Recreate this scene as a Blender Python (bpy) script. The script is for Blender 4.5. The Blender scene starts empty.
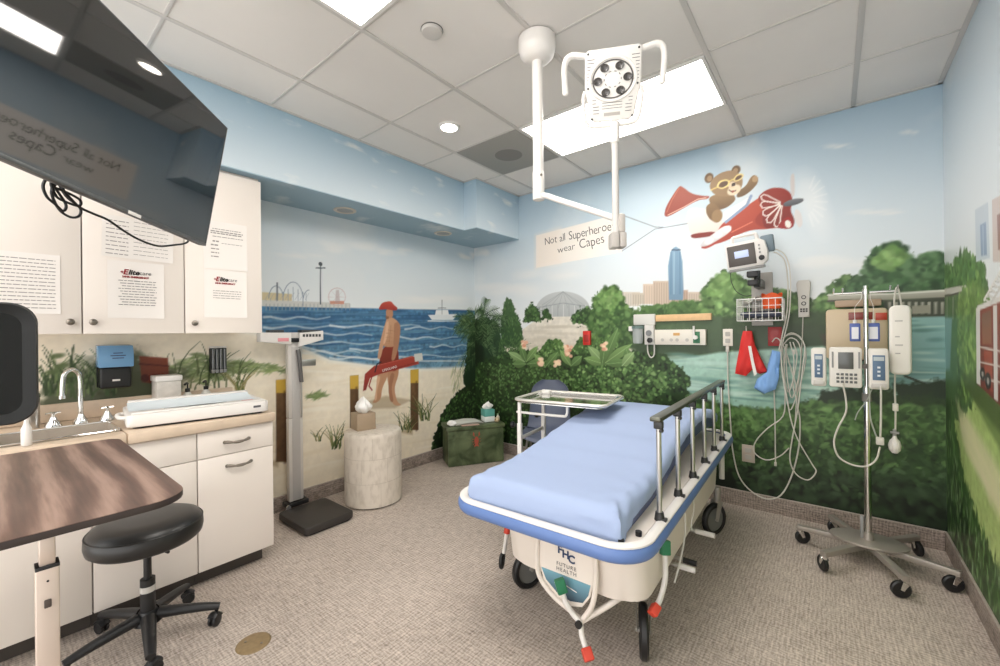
import bpy, bmesh, math, random
import numpy as np
from mathutils import Vector, Matrix, Quaternion, noise as mnoise
random.seed(7)
PI = math.pi
SC = bpy.context.scene
COL = SC.collection

# ------------------------------------------------------------------ room dimensions (metres)
XL, XR, YB, H = -3.203, 0.512, 3.517, 2.743      # left wall, right wall, back wall, ceiling
XS1, XS2, YS, ZS = -2.725, -2.565, 2.854, 2.284  # soffit faces and underside
YN = -1.6                                        # open near end of the room
BH = 0.116                                       # baseboard height
EYE = 1.3056

# ------------------------------------------------------------------ helpers
def srgb(r, g, b):
    f = lambda c: c / 12.92 if c <= 0.04045 else ((c + 0.055) / 1.055) ** 2.4
    return (f(r / 255), f(g / 255), f(b / 255), 1.0)

MATS = {}
def mat(name, rgb, rough=0.5, metal=0.0, emit=None, estr=0.0, alpha=1.0, spec=0.5, trans=0.0, var=0.0, scale=40.0, bump=0.0, bscale=200.0, coat=0.0):
    if name in MATS: return MATS[name]
    m = bpy.data.materials.new(name); m.use_nodes = True
    nt = m.node_tree; b = nt.nodes['Principled BSDF']
    c = srgb(*rgb)
    b.inputs['Base Color'].default_value = c
    b.inputs['Roughness'].default_value = rough
    b.inputs['Metallic'].default_value = metal
    b.inputs['Specular IOR Level'].default_value = spec
    b.inputs['Coat Weight'].default_value = coat
    b.inputs['Alpha'].default_value = alpha
    b.inputs['Transmission Weight'].default_value = trans
    if emit:
        b.inputs['Emission Color'].default_value = srgb(*emit)
        b.inputs['Emission Strength'].default_value = estr
    tc = nt.nodes.new('ShaderNodeTexCoord')
    if var > 0:
        n = nt.nodes.new('ShaderNodeTexNoise'); n.inputs['Scale'].default_value = scale; n.inputs['Detail'].default_value = 4
        nt.links.new(tc.outputs['Object'], n.inputs['Vector'])
        r = nt.nodes.new('ShaderNodeValToRGB')
        r.color_ramp.elements[0].position = 0.3; r.color_ramp.elements[1].position = 0.7
        r.color_ramp.elements[0].color = tuple(x * (1 - var) for x in c[:3]) + (1,)
        r.color_ramp.elements[1].color = tuple(min(1, x * (1 + var)) for x in c[:3]) + (1,)
        nt.links.new(n.outputs['Fac'], r.inputs['Fac']); nt.links.new(r.outputs['Color'], b.inputs['Base Color'])
    if bump > 0:
        n2 = nt.nodes.new('ShaderNodeTexNoise'); n2.inputs['Scale'].default_value = bscale; n2.inputs['Detail'].default_value = 3
        nt.links.new(tc.outputs['Object'], n2.inputs['Vector'])
        bp = nt.nodes.new('ShaderNodeBump'); bp.inputs['Strength'].default_value = bump; bp.inputs['Distance'].default_value = 0.002
        nt.links.new(n2.outputs['Fac'], bp.inputs['Height']); nt.links.new(bp.outputs['Normal'], b.inputs['Normal'])
    MATS[name] = m
    return m

class MB:
    """collects shapes into one mesh"""
    def __init__(s): s.v = []; s.f = []
    def add(s, vs, fs):
        b = len(s.v); s.v += [tuple(v) for v in vs]; s.f += [tuple(b + i for i in f) for f in fs]; return s
    def bm(s, bm, M=None):
        bm.verts.index_update()
        vs = [(M @ v.co) if M else v.co.copy() for v in bm.verts]
        s.add(vs, [[v.index for v in f.verts] for f in bm.faces]); bm.free(); return s
    def box(s, x0, x1, y0, y1, z0, z1, bev=0.0, seg=2, M=None):
        bm = bmesh.new(); bmesh.ops.create_cube(bm, size=1)
        for v in bm.verts: v.co = Vector(((x0 + x1) / 2 + v.co.x * (x1 - x0), (y0 + y1) / 2 + v.co.y * (y1 - y0), (z0 + z1) / 2 + v.co.z * (z1 - z0)))
        if bev > 0:
            bev = min(bev, 0.49 * min(abs(x1 - x0), abs(y1 - y0), abs(z1 - z0)))
            bmesh.ops.bevel(bm, geom=bm.edges[:], offset=bev, segments=seg, affect='EDGES', profile=0.5)
        return s.bm(bm, M)
    def cyl(s, a, b, r, r2=None, n=20, cap=True, bev=0.0):
        a = Vector(a); b = Vector(b); d = b - a; L = d.length; r2 = r if r2 is None else r2
        prof = [(0, 0), (r, 0), (r2, L), (0, L)] if cap else [(r, 0), (r2, L)]
        if bev > 0: prof = [(0, 0), (r - bev, 0), (r - bev * .3, bev * .3), (r, bev), (r2, L - bev), (r2 - bev * .3, L - bev * .3), (r2 - bev, L), (0, L)]
        q = d.to_track_quat('Z', 'Y')
        return s.lathe(prof, n, Matrix.Translation(a) @ q.to_matrix().to_4x4())
    def lathe(s, prof, n=24, M=None):
        M = M or Matrix(); b = len(s.v); rows = []
        for r, z in prof:
            if r < 1e-6: rows.append([len(s.v)]); s.v.append(tuple(M @ Vector((0, 0, z))))
            else:
                rows.append(list(range(len(s.v), len(s.v) + n)))
                s.v += [tuple(M @ Vector((r * math.cos(2 * PI * i / n), r * math.sin(2 * PI * i / n), z))) for i in range(n)]
        for A, B in zip(rows, rows[1:]):
            for i in range(n):
                j = (i + 1) % n
                if len(A) == 1 and len(B) == 1: continue
                if len(A) == 1: s.f.append((A[0], B[j], B[i]))
                elif len(B) == 1: s.f.append((A[i], A[j], B[0]))
                else: s.f.append((A[i], A[j], B[j], B[i]))
        return s
    def tube(s, pts, r, n=8, smooth=4, closed=False, rend=None, flat=None):
        P = [Vector(p) for p in pts]
        if smooth and len(P) > 2: P = spline(P, smooth, closed)
        m = len(P); R = r if callable(r) else (lambda t: r + ((rend - r) * t if rend is not None else 0))
        T = []
        for i in range(m):
            if closed: t = P[(i + 1) % m] - P[i - 1]
            else: t = P[min(i + 1, m - 1)] - P[max(i - 1, 0)]
            T.append(t.normalized() if t.length > 1e-9 else Vector((0, 0, 1)))
        u = T[0].orthogonal().normalized()
        if flat: u = (Vector(flat) - T[0] * Vector(flat).dot(T[0])).normalized()
        b = len(s.v)
        for i in range(m):
            if i:
                u = u - T[i] * u.dot(T[i]); u = u.normalized() if u.length > 1e-6 else T[i].orthogonal().normalized()
            w = T[i].cross(u); rr = R(i / max(1, m - 1))
            ra, rb = rr if isinstance(rr, tuple) else (rr, rr)
            for k in range(n):
                a = 2 * PI * k / n
                s.v.append(tuple(P[i] + u * (ra * math.cos(a)) + w * (rb * math.sin(a))))
        for i in range(m if closed else m - 1):
            i2 = (i + 1) % m
            for k in range(n):
                k2 = (k + 1) % n
                s.f.append((b + i * n + k, b + i * n + k2, b + i2 * n + k2, b + i2 * n + k))
        if not closed:
            s.f.append(tuple(b + k for k in reversed(range(n)))); s.f.append(tuple(b + (m - 1) * n + k for k in range(n)))
        return s
    def prism(s, poly, d0, d1, M=None, bev=0.0, seg=2):
        """poly in local XY, extruded in local Z from d0 to d1"""
        bm = bmesh.new(); vs = [bm.verts.new((x, y, d0)) for x, y in poly]; f = bm.faces.new(vs)
        r = bmesh.ops.extrude_face_region(bm, geom=[f])
        for e in r['geom']:
            if isinstance(e, bmesh.types.BMVert): e.co.z = d1
        bmesh.ops.recalc_face_normals(bm, faces=bm.faces[:])
        if bev > 0:
            ed = [e for e in bm.edges if abs(e.verts[0].co.z - e.verts[1].co.z) < 1e-6]
            bmesh.ops.bevel(bm, geom=ed, offset=bev, segments=seg, affect='EDGES', profile=0.5)
        return s.bm(bm, M)
    def sphere(s, c, r, n=16, sc=(1, 1, 1)):
        c = Vector(c); prof = [(r * math.sin(PI * i / (n // 2)), -r * math.cos(PI * i / (n // 2))) for i in range(n // 2 + 1)]
        return s.lathe(prof, n, Matrix.Translation(c) @ Matrix.Diagonal((sc[0], sc[1], sc[2], 1)))
    def torus(s, c, R, r, axis=(0, 0, 1), n=32, k=10):
        q = Vector(axis).to_track_quat('Z', 'Y'); c = Vector(c)
        return s.tube([c + q @ Vector((R * math.cos(2 * PI * i / n), R * math.sin(2 * PI * i / n), 0)) for i in range(n)], r, k, 0, True)
    def grid(s, nu, nv, fn):
        b = len(s.v)
        for j in range(nv + 1):
            for i in range(nu + 1): s.v.append(tuple(fn(i / nu, j / nv)))
        for j in range(nv):
            for i in range(nu):
                a = b + j * (nu + 1) + i; s.f.append((a, a + 1, a + nu + 2, a + nu + 1))
        return s
    def build(s, name, m, parent=None, M=None, angle=40):
        me = bpy.data.meshes.new(name); me.from_pydata(s.v, [], s.f)
        if M: me.transform(M)
        bm = bmesh.new(); bm.from_mesh(me); bmesh.ops.recalc_face_normals(bm, faces=bm.faces[:]); bm.to_mesh(me); bm.free()
        me.polygons.foreach_set('use_smooth', [True] * len(me.polygons))
        try: me.set_sharp_from_angle(angle=math.radians(angle))
        except Exception: pass
        o = bpy.data.objects.new(name, me); COL.objects.link(o)
        for x in (m if isinstance(m, (list, tuple)) else [m]): me.materials.append(x)
        if parent is not None:
            o.parent = parent
            to_local(me, parent)
        return o

def spline(P, k, closed=False):
    out = []; m = len(P); rng = range(m if closed else m - 1)
    for i in rng:
        p0 = P[(i - 1) % m] if closed or i > 0 else P[0] * 2 - P[1]
        p1, p2 = P[i], P[(i + 1) % m]
        p3 = P[(i + 2) % m] if closed or i < m - 2 else P[-1] * 2 - P[-2]
        for j in range(k):
            t = j / k; t2 = t * t; t3 = t2 * t
            out.append(0.5 * ((2 * p1) + (p2 - p0) * t + (2 * p0 - 5 * p1 + 4 * p2 - p3) * t2 + (3 * p1 - p0 - 3 * p2 + p3) * t3))
    if not closed: out.append(P[-1].copy())
    return out

def to_local(me, p):
    while p is not None and not p.get('_w'): p = p.parent
    if p is not None: me.transform(rootM(p).inverted())
def rootM(o): return Matrix.Translation(o.location) @ o.rotation_euler.to_matrix().to_4x4()
def tag(o, label, cat, group=None, kind=None):
    o['label'] = label; o['category'] = cat
    if group: o['group'] = group
    if kind: o['kind'] = kind
    return o
def thing(name, label, cat, loc=(0, 0, 0), rz=0.0, group=None, world=False, rot=None):
    """Empty at the thing's base; world=True: the parts are given in room coordinates"""
    o = bpy.data.objects.new(name, None); COL.objects.link(o); o.empty_display_size = 0.05
    o.location = loc; o.rotation_euler = rot if rot else (0, 0, rz)
    if world: o['_w'] = 1
    return tag(o, label, cat, group)
def struct(o): o['kind'] = 'structure'; return o
def child(o, p):     # sub-part of a mesh part: both already in the same frame
    o.parent = p; return o
def copy_tree(o, parent=None):
    c = o.copy(); COL.objects.link(c); c.parent = parent
    for ch in [x for x in bpy.data.objects if x.parent == o]: copy_tree(ch, c)
    return c
def rounded(w, h, r, n=5, cx=0, cy=0):
    P = []
    for (sx, sy, a0) in ((1, 1, 0), (-1, 1, 90), (-1, -1, 180), (1, -1, 270)):
        for i in range(n + 1):
            a = math.radians(a0 + 90 * i / n)
            P.append((cx + sx * (w / 2 - r) + r * math.cos(a), cy + sy * (h / 2 - r) + r * math.sin(a)))
    return P
def frame(origin, xdir, zdir):
    """matrix whose local x, z follow the given directions (local y = z cross x)"""
    x = Vector(xdir).normalized(); z = Vector(zdir).normalized(); y = z.cross(x).normalized(); x = y.cross(z)
    M = Matrix((x, y, z)).transposed().to_4x4(); M.translation = Vector(origin); return M
def text(name, s, size, M, m, parent, depth=0.0006, align='CENTER', sx=1.0, shear=0.0, space=1.0, bold=0.0):
    cu = bpy.data.curves.new(name, 'FONT'); cu.body = s; cu.size = size; cu.extrude = depth; cu.align_x = align; cu.align_y = 'CENTER'
    cu.shear = shear; cu.space_character = space; cu.resolution_u = 3; cu.offset = bold; cu.space_line = 0.9
    t = bpy.data.objects.new(name, cu); COL.objects.link(t)
    dg = bpy.context.evaluated_depsgraph_get(); me = bpy.data.meshes.new_from_object(t.evaluated_get(dg))
    bpy.data.objects.remove(t); me.transform(M @ Matrix.Diagonal((sx, 1, 1, 1))); me.materials.clear(); me.materials.append(m)
    o = bpy.data.objects.new(name, me); COL.objects.link(o)
    if parent is not None:
        o.parent = parent
        to_local(me, parent)
    return o

# ------------------------------------------------------------------ camera
cd = bpy.data.cameras.new('camera'); cam = bpy.data.objects.new('camera', cd); COL.objects.link(cam); SC.camera = cam
FPX, YAW, ROLL = 412.99, 0.6782, -0.0105
cd.sensor_width = 36; cd.lens = FPX / 1000 * 36; cd.clip_start = 0.05; cd.clip_end = 60
cR = Vector((math.cos(YAW), math.sin(YAW), 0)); cF = Vector((-math.sin(YAW), math.cos(YAW), 0)); cU = Vector((0, 0, 1))
cr = cR * math.cos(ROLL) + cU * math.sin(ROLL); cu_ = cU * math.cos(ROLL) - cR * math.sin(ROLL)
M = Matrix((cr, cu_, -cF)).transposed().to_4x4(); M.translation = (0, 0, EYE); cam.matrix_world = M
def ray(px, py): return cF + cr * ((px - 500) / FPX) - cu_ * ((py - 333) / FPX)
def on_back(p): d = ray(*p); t = YB / d.y; return (d.x * t, EYE + d.z * t)
def on_left(p): d = ray(*p); t = XL / d.x; return (d.y * t, EYE + d.z * t)
def on_right(p): d = ray(*p); t = XR / d.x; return (d.y * t, EYE + d.z * t)
# ------------------------------------------------------------------ painted walls: a paint layer on a fine vertex grid
RNG = np.random.default_rng(11)
def vnoise(U, V, sc, oct=4, seed=0):
    g = np.random.default_rng(seed); tot = np.zeros(U.shape); amp = 1.0; nrm = 0
    for o in range(oct):
        L = g.random((64, 64)); x = (U / sc) % 63; y = (V / sc) % 63
        i = np.floor(x).astype(int); j = np.floor(y).astype(int); fx = x - i; fy = y - j
        fx = fx * fx * (3 - 2 * fx); fy = fy * fy * (3 - 2 * fy); i1 = (i + 1) % 63; j1 = (j + 1) % 63
        tot += amp * ((L[j, i] * (1 - fx) + L[j, i1] * fx) * (1 - fy) + (L[j1, i] * (1 - fx) + L[j1, i1] * fx) * fy)
        nrm += amp; amp *= 0.5; sc *= 0.5
    return tot / nrm
class Canvas:
    def __init__(s, u, v, conv):
        s.u = np.asarray(u); s.v = np.asarray(v); s.U, s.V = np.meshgrid(s.u, s.v); s.conv = conv
        s.img = np.zeros(s.U.shape + (3,)); s.N = vnoise(s.U, s.V, 0.03, 3, 5) * 2 - 1
    def px(s, P): return [s.conv(p) for p in P]
    def win(s, u0, u1, v0, v1):
        return slice(np.searchsorted(s.v, v0), np.searchsorted(s.v, v1) + 1), slice(np.searchsorted(s.u, u0), np.searchsorted(s.u, u1) + 1)
    def blend(s, w, a, col):
        a = a[..., None]
        c = np.asarray(col, float) if not isinstance(col, np.ndarray) else col
        s.img[w] = s.img[w] * (1 - a) + c * a
    def sd(s, P, w):
        U = s.U[w]; V = s.V[w]; d = np.full(U.shape, 1e9); ins = np.zeros(U.shape, bool); n = len(P)
        for k in range(n):
            x0, y0 = P[k]; x1, y1 = P[(k + 1) % n]; ex, ey = x1 - x0, y1 - y0
            t = np.clip(((U - x0) * ex + (V - y0) * ey) / (ex * ex + ey * ey + 1e-12), 0, 1)
            d = np.minimum(d, (U - x0 - t * ex) ** 2 + (V - y0 - t * ey) ** 2)
            if y0 != y1: ins ^= ((V < y0) != (V < y1)) & (U < x0 + (V - y0) / (y1 - y0) * ex)
        d = np.sqrt(d); return np.where(ins, -d, d)
    def poly(s, P, col, col2=None, soft=0.006, jag=0.0, a=1.0, raw=False, tex=0.0):
        """filled shape; P in photo pixels (raw: metres); col2: colour at the shape's foot"""
        P = P if raw else s.px(P); us = [p[0] for p in P]; vs = [p[1] for p in P]; m = jag + soft
        w = s.win(min(us) - m, max(us) + m, min(vs) - m, max(vs) + m); d = s.sd(P, w)
        if jag: d = d + jag * s.N[w]
        al = np.clip(0.5 - d / soft, 0, 1) * a; c = np.array(col, float) / 255
        if col2 is not None:
            t = np.clip((max(vs) - s.V[w]) / max(1e-6, max(vs) - min(vs)), 0, 1)[..., None]; c = c * (1 - t) + np.array(col2, float) / 255 * t
        else: c = np.broadcast_to(c, s.U[w].shape + (3,))
        if tex: c = np.clip(c * (1 + tex * s.N[w][..., None] * 2), 0, 1)
        s.blend(w, al, np.array(c))
    def dab(s, cx, cy, ra, rb, ang, col, soft=0.5, a=1.0):
        r = max(ra, rb) * 1.3; w = s.win(cx - r, cx + r, cy - r, cy + r); U = s.U[w] - cx; V = s.V[w] - cy
        if U.size == 0: return
        c, n = math.cos(ang), math.sin(ang); q = np.sqrt(((U * c + V * n) / ra) ** 2 + ((-U * n + V * c) / rb) ** 2)
        s.blend(w, np.clip((1 + soft / 2 - q) / soft, 0, 1) * a, np.array(col, float) / 255)
    def spoly(s, P, *a, **k):
        """shape with its corners cut twice, so that it reads as brush work"""
        for _ in range(2):
            Q = []
            for i in range(len(P)):
                (x0, y0), (x1, y1) = P[i], P[(i + 1) % len(P)]; Q += [(.78 * x0 + .22 * x1, .78 * y0 + .22 * y1), (.22 * x0 + .78 * x1, .22 * y0 + .78 * y1)]
            P = Q
        s.poly(P, *a, **k)
    def frond(s, x, y, a, L, droop, cols, wd=.010):
        P = [(x + L * t * math.cos(a), y + L * t * math.sin(a) - droop * t * t) for t in [i / 14 for i in range(15)]]
        for i in range(1, 15):
            (x0, y0), (x1, y1) = P[i - 1], P[i]; d = math.atan2(y1 - y0, x1 - x0); l = L * .32 * math.sin(PI * min(1, i / 15 + .12)) ** .7
            for sd_ in (-1, 1):
                q = d + sd_ * .75; s.line([(x1, y1), (x1 + l * math.cos(q), y1 + l * math.sin(q) - .25 * l)], wd, cols[RNG.integers(len(cols))], .9, raw=True, wend=.002)
        s.line(P, .006, cols[-1], .9, raw=True)
    def ell(s, p, rx, ry, col, ang=0.0, soft=0.2, a=1.0):
        """ellipse; centre and radii in photo pixels"""
        c = s.conv(p); e = s.conv((p[0] + rx, p[1])); f = s.conv((p[0], p[1] - ry))
        s.dab(c[0], c[1], max(1e-3, abs(e[0] - c[0])), max(1e-3, abs(f[1] - c[1])), ang, col, soft, a)
    def line(s, P, wd, col, a=1.0, soft=0.004, raw=False, wend=None):
        P = P if raw else s.px(P); m = wd + soft; n = len(P) - 1
        us = [p[0] for p in P]; vs = [p[1] for p in P]
        w = s.win(min(us) - m, max(us) + m, min(vs) - m, max(vs) + m); U = s.U[w]; V = s.V[w]; d = np.full(U.shape, 1e9)
        for k in range(n):
            x0, y0 = P[k]; x1, y1 = P[k + 1]; ex, ey = x1 - x0, y1 - y0
            t = np.clip(((U - x0) * ex + (V - y0) * ey) / (ex * ex + ey * ey + 1e-12), 0, 1)
            q = np.sqrt((U - x0 - t * ex) ** 2 + (V - y0 - t * ey) ** 2)
            ww = wd / 2 if wend is None else (wd + (wend - wd) * (k + t) / n) / 2
            d = np.minimum(d, q - ww)
        s.blend(w, np.clip(0.5 - d / soft, 0, 1) * a, np.array(col, float) / 255)
    def leaves(s, P, n, ra, rb, cols, ang=(0, PI), soft=0.5, a=0.9, jit=0.18, raw=False, order=True):
        P = P if raw else s.px(P); us = [p[0] for p in P]; vs = [p[1] for p in P]; pts = []
        u0, u1, v0, v1 = min(us), max(us), min(vs), max(vs); A = np.array(P)
        while len(pts) < n:
            x = RNG.uniform(u0, u1, 400); y = RNG.uniform(v0, v1, 400); ins = np.zeros(400, bool)
            for k in range(len(P)):
                x0, y0 = P[k]; x1, y1 = P[(k + 1) % len(P)]
                if y0 != y1: ins ^= ((y < y0) != (y < y1)) & (x < x0 + (y - y0) / (y1 - y0) * (x1 - x0))
            pts += list(zip(x[ins], y[ins]))
        pts = pts[:n]
        for x, y in pts:
            c = np.array(cols[RNG.integers(len(cols))], float) * (1 + RNG.uniform(-jit, jit)); k = RNG.uniform(0.6, 1.3)
            s.dab(x, y, ra * k, rb * k, RNG.uniform(*ang), c, soft, a)
    def blade(s, x, y, L, lean, wd, col):
        P = [(x + lean * t * t, y + L * t) for t in (0, .35, .7, 1)]; s.line(P, wd, col, raw=True, wend=wd * .2)
    def sky(s):
        t = np.clip((s.V - 1.35) / (H - 1.35), 0, 1)[..., None]
        lo = np.array([228, 230, 230]) / 255; mid = np.array([208, 219, 225]) / 255; hi = np.array([166, 190, 206]) / 255
        c = np.where(t < 0.5, lo + (mid - lo) * t * 2, mid + (hi - mid) * (t * 2 - 1))
        n = vnoise(s.U, s.V, 0.5, 5, 3)[..., None]; c = c + (np.clip((n - 0.52) * 3, 0, 1)) * (np.array([228, 229, 227]) / 255 - c) * 0.6
        s.img[:] = c
    def cloud(s, p, w, h, a=0.6):
        for k in range(14):
            s.ell((p[0] + RNG.uniform(-1, 1) * w, p[1] + RNG.uniform(-.6, .6) * h), w * RNG.uniform(.25, .5), h * RNG.uniform(.3, .6), (232, 232, 230), 0, 1.2, a * .45)
    def wall(s, name, place, rim):
        nv, nu = s.U.shape; co = np.stack(place(s.U, s.V), -1).reshape(-1, 3)
        idx = np.arange(nu * nv).reshape(nv, nu); q = np.stack([idx[:-1, :-1], idx[:-1, 1:], idx[1:, 1:], idx[1:, :-1]], -1).reshape(-1, 4)
        # the wall's thickness: four corners set back behind the painted face
        cor = [idx[0, 0], idx[0, -1], idx[-1, -1], idx[-1, 0]]; nb = nu * nv
        co = np.concatenate([co, co[cor] + np.array(rim)]); q = np.concatenate([q, [[nb, nb + 1, nb + 2, nb + 3]]])
        me = bpy.data.meshes.new(name); me.vertices.add(len(co)); me.vertices.foreach_set('co', co.astype(np.float32).ravel())
        me.loops.add(q.size); me.loops.foreach_set('vertex_index', q.astype(np.int32).ravel()); me.polygons.add(len(q))
        me.polygons.foreach_set('loop_start', np.arange(0, q.size, 4, dtype=np.int32)); me.polygons.foreach_set('loop_total', np.full(len(q), 4, np.int32))
        me.update(); me.validate()
        c = np.clip(s.img.reshape(-1, 3), 0, 1); lin = np.where(c <= .04045, c / 12.92, ((c + .055) / 1.055) ** 2.4)
        lin = np.concatenate([lin, np.full((4, 3), .5)]); at = me.color_attributes.new('paint', 'FLOAT_COLOR', 'POINT')
        at.data.foreach_set('color', np.concatenate([lin, np.ones((len(lin), 1))], 1).astype(np.float32).ravel())
        o = bpy.data.objects.new(name, me); COL.objects.link(o); me.materials.append(PAINT); return struct(o)
def paint_mat():
    m = bpy.data.materials.new('mural_paint'); m.use_nodes = True; nt = m.node_tree; b = nt.nodes['Principled BSDF']
    a = nt.nodes.new('ShaderNodeAttribute'); a.attribute_name = 'paint'; nt.links.new(a.outputs['Color'], b.inputs['Base Color'])
    b.inputs['Roughness'].default_value = 0.38; b.inputs['Specular IOR Level'].default_value = 0.35
    tc = nt.nodes.new('ShaderNodeTexCoord'); n = nt.nodes.new('ShaderNodeTexNoise'); n.inputs['Scale'].default_value = 260
    nt.links.new(tc.outputs['Object'], n.inputs['Vector']); bp = nt.nodes.new('ShaderNodeBump'); bp.inputs['Strength'].default_value = .06; bp.inputs['Distance'].default_value = .001
    nt.links.new(n.outputs['Fac'], bp.inputs['Height']); nt.links.new(bp.outputs['Normal'], b.inputs['Normal']); return m
PAINT = paint_mat()
GREENS_D = [(30, 44, 22), (38, 54, 28), (24, 36, 20), (48, 66, 36)]
GREENS_M = [(62, 92, 48), (80, 112, 60), (50, 78, 40), (96, 128, 76)]
GREENS_L = [(112, 146, 84), (134, 166, 104), (90, 124, 66)]
STEP = 0.0062

# ---------------- left wall: the beach
c = Canvas(np.concatenate([np.arange(YN, -0.1, 0.1), np.arange(-0.1, YB + STEP / 2, (YB + 0.1) / 580)]), np.arange(0, H + .001, H / 440), on_left); c.sky()
c.cloud((350, 247), 22, 6); c.cloud((395, 252), 14, 4, .5); c.cloud((440, 300), 30, 5, .6); c.cloud((300, 255), 20, 4, .3); c.cloud((470, 256), 10, 4, .9)
# sand all over, then the sea above the shoreline
zc = on_left((360, 370))[1]
c.poly([(-400, 290), (262, 330), (300, 349), (330, 360), (368, 365), (415, 369), (484, 366), (484, 560), (-400, 1200)], (240, 231, 213), (228, 213, 185), tex=.015)
for k in range(110):
    x = RNG.uniform(-.1, YB); y = RNG.uniform(.1, 1.15); c.dab(x, y, RNG.uniform(.08, .3), RNG.uniform(.006, .022), RNG.uniform(-.12, .06), [(246, 240, 226), (224, 210, 182), (242, 234, 216), (230, 217, 192)][RNG.integers(4)], 1.0, .5)
c.poly([(-400, 285), (262, 306), (400, 309), (484, 311), (484, 366), (440, 369), (415, 369), (368, 365), (330, 360), (300, 347), (262, 333), (100, 318), (-400, 300)], (66, 112, 148), (104, 140, 162), tex=.16, soft=.012)
for k in range(240):
    px = RNG.uniform(272, 470); t = RNG.random(); py = 310 + t * (14 + 36 * min(1, max(0, (px - 270) / 70)))
    c.ell((px, py), RNG.uniform(6, 22), RNG.uniform(.5, 1.3), [(44, 84, 124), (90, 132, 160), (56, 98, 138)][RNG.integers(3)], 0.03, 1.0, .6)
for (x0, x1, y) in [(264, 330, 318), (264, 345, 327), (300, 372, 334), (330, 420, 326), (405, 455, 328), (400, 458, 338), (285, 380, 343), (350, 420, 350), (300, 360, 352), (380, 470, 356), (430, 470, 346), (330, 400, 358)]:
    P = [(x0 + (x1 - x0) * i / 10, y + 1.3 * math.sin(i * 1.3 + y)) for i in range(11)]
    c.line(P, .014, (228, 234, 234), .85, .016, wend=.004)
c.line([(240, 330), (262, 334), (300, 348), (330, 361), (368, 366), (415, 370), (484, 367)], .03, (232, 230, 220), .9, .03)
c.line([(300, 346), (340, 356), (390, 361), (470, 361)], .012, (236, 238, 236), .8, .014)
# pier, coaster, flag tower, wheel
c.poly([(262, 300), (350, 303), (350, 308), (262, 306)], (200, 200, 196)); c.poly([(262, 292), (292, 294), (292, 301), (262, 300)], (206, 192, 156))
for k in range(22): c.line([(266 + k * 4, 304), (266 + k * 4, 310)], .006, (150, 158, 162), .8)
def arc(px, py, rx, ry, a0, a1, n=14): return [(px + rx * math.cos(math.radians(a0 + (a1 - a0) * i / n)), py - ry * math.sin(math.radians(a0 + (a1 - a0) * i / n))) for i in range(n + 1)]
for P in (arc(293, 300, 10, 18, 0, 180), arc(276, 298, 7, 12, 0, 180), arc(309, 302, 6, 12, 90, 200)): c.line(P, .006, (124, 140, 158), .9)
for x in (266, 271, 277, 283, 288, 293, 298, 303, 306): c.line([(x, 301), (x, 287 + abs(x - 293) * .5)], .004, (136, 150, 164), .8)
for k in range(9): c.line([(265 + k * 5, 300), (269 + k * 5, 293)], .003, (146, 158, 170), .7)
c.line([(277, 300), (277, 283)], .012, (110, 118, 128)); c.line([(320.5, 304), (320.5, 264)], .010, (82, 92, 100)); c.line([(316, 268), (325, 268)], .01, (82, 92, 100)); c.ell((320.5, 264), 2, 2, (70, 78, 86))
for i in range(20): c.line([arc(337, 297, 8.5, 9, i * 18, i * 18 + 18, 1)[0], arc(337, 297, 8.5, 9, i * 18 + 18, i * 18 + 36, 1)[0]], .006, (198, 176, 176), .8)
for i in range(8): c.line([(337, 297), arc(337, 297, 8.5, 9, i * 45, i * 45, 1)[0]], .003, (200, 184, 184), .7)
c.poly([(330, 301), (344, 301), (344, 304), (330, 304)], (196, 140, 120)); c.poly([(336, 290), (339, 290), (340, 303), (335, 303)], (170, 150, 150), a=.5)
# white boat
c.poly([(428, 315), (457, 314), (453, 320), (432, 320)], (222, 226, 228)); c.poly([(436, 310), (448, 310), (449, 315), (435, 315)], (232, 234, 234)); c.line([(442, 314), (442, 300)], .008, (90, 96, 104)); c.line([(438, 308), (446, 308)], .006, (90, 96, 104)); c.line([(428, 321), (458, 321)], .012, (236, 238, 238), .8)
# the painted man with the red float
def skin(P, col=(186, 140, 108), col2=None): c.spoly(P, col, col2, soft=.007)
c.poly([(362, 403), (386, 396), (412, 400), (395, 408), (370, 409)], (176, 158, 130), soft=.02, a=.7)
skin([(386, 362), (398, 362), (399, 374), (394, 388), (397, 402), (402, 405), (396, 406), (392, 403), (388, 385)], (176, 128, 98), (196, 152, 120))
skin([(379, 361), (389, 361), (388, 376), (382, 388), (381, 399), (376, 403), (372, 403), (376, 397), (377, 380)], (192, 148, 116), (182, 136, 104))
c.spoly([(382, 346), (398, 346), (399, 362), (397, 371), (388, 371), (386, 364), (384, 371), (378, 369)], (140, 62, 50), (112, 48, 40), soft=.006)
skin([(386, 318), (392, 317), (399, 322), (400, 332), (397, 347), (382, 347), (384, 334)], (198, 156, 124), (184, 138, 106))
skin([(396, 320), (401, 325), (399, 345), (395, 360), (391, 361), (393, 348), (396, 334)], (172, 126, 98))
skin([(386, 320), (389, 327), (384, 342), (381, 358), (377, 360), (380, 342)], (196, 152, 120))
skin([(386, 309), (393, 309), (393, 317), (389, 319), (386, 316)], (180, 132, 102)); c.poly([(385.5, 316), (389, 316.5), (388.5, 319), (386, 319)], (132, 94, 72), soft=.006)
skin([(394, 322), (399, 324), (397, 344), (393, 346), (394, 334)], (170, 124, 96)); skin([(391, 372), (395, 374), (391, 388), (394, 402), (390, 402), (388, 387)], (160, 114, 88)); skin([(377, 376), (381, 376), (377, 390), (377, 400), (374, 401), (376, 390)], (214, 172, 140)); skin([(386, 322), (389, 321), (388, 334), (385, 344), (383, 344), (385, 334)], (214, 174, 142))
for yy in (333, 337, 341): c.line([(386, yy), (392, yy + .6)], .004, (164, 120, 92), .7)
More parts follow.
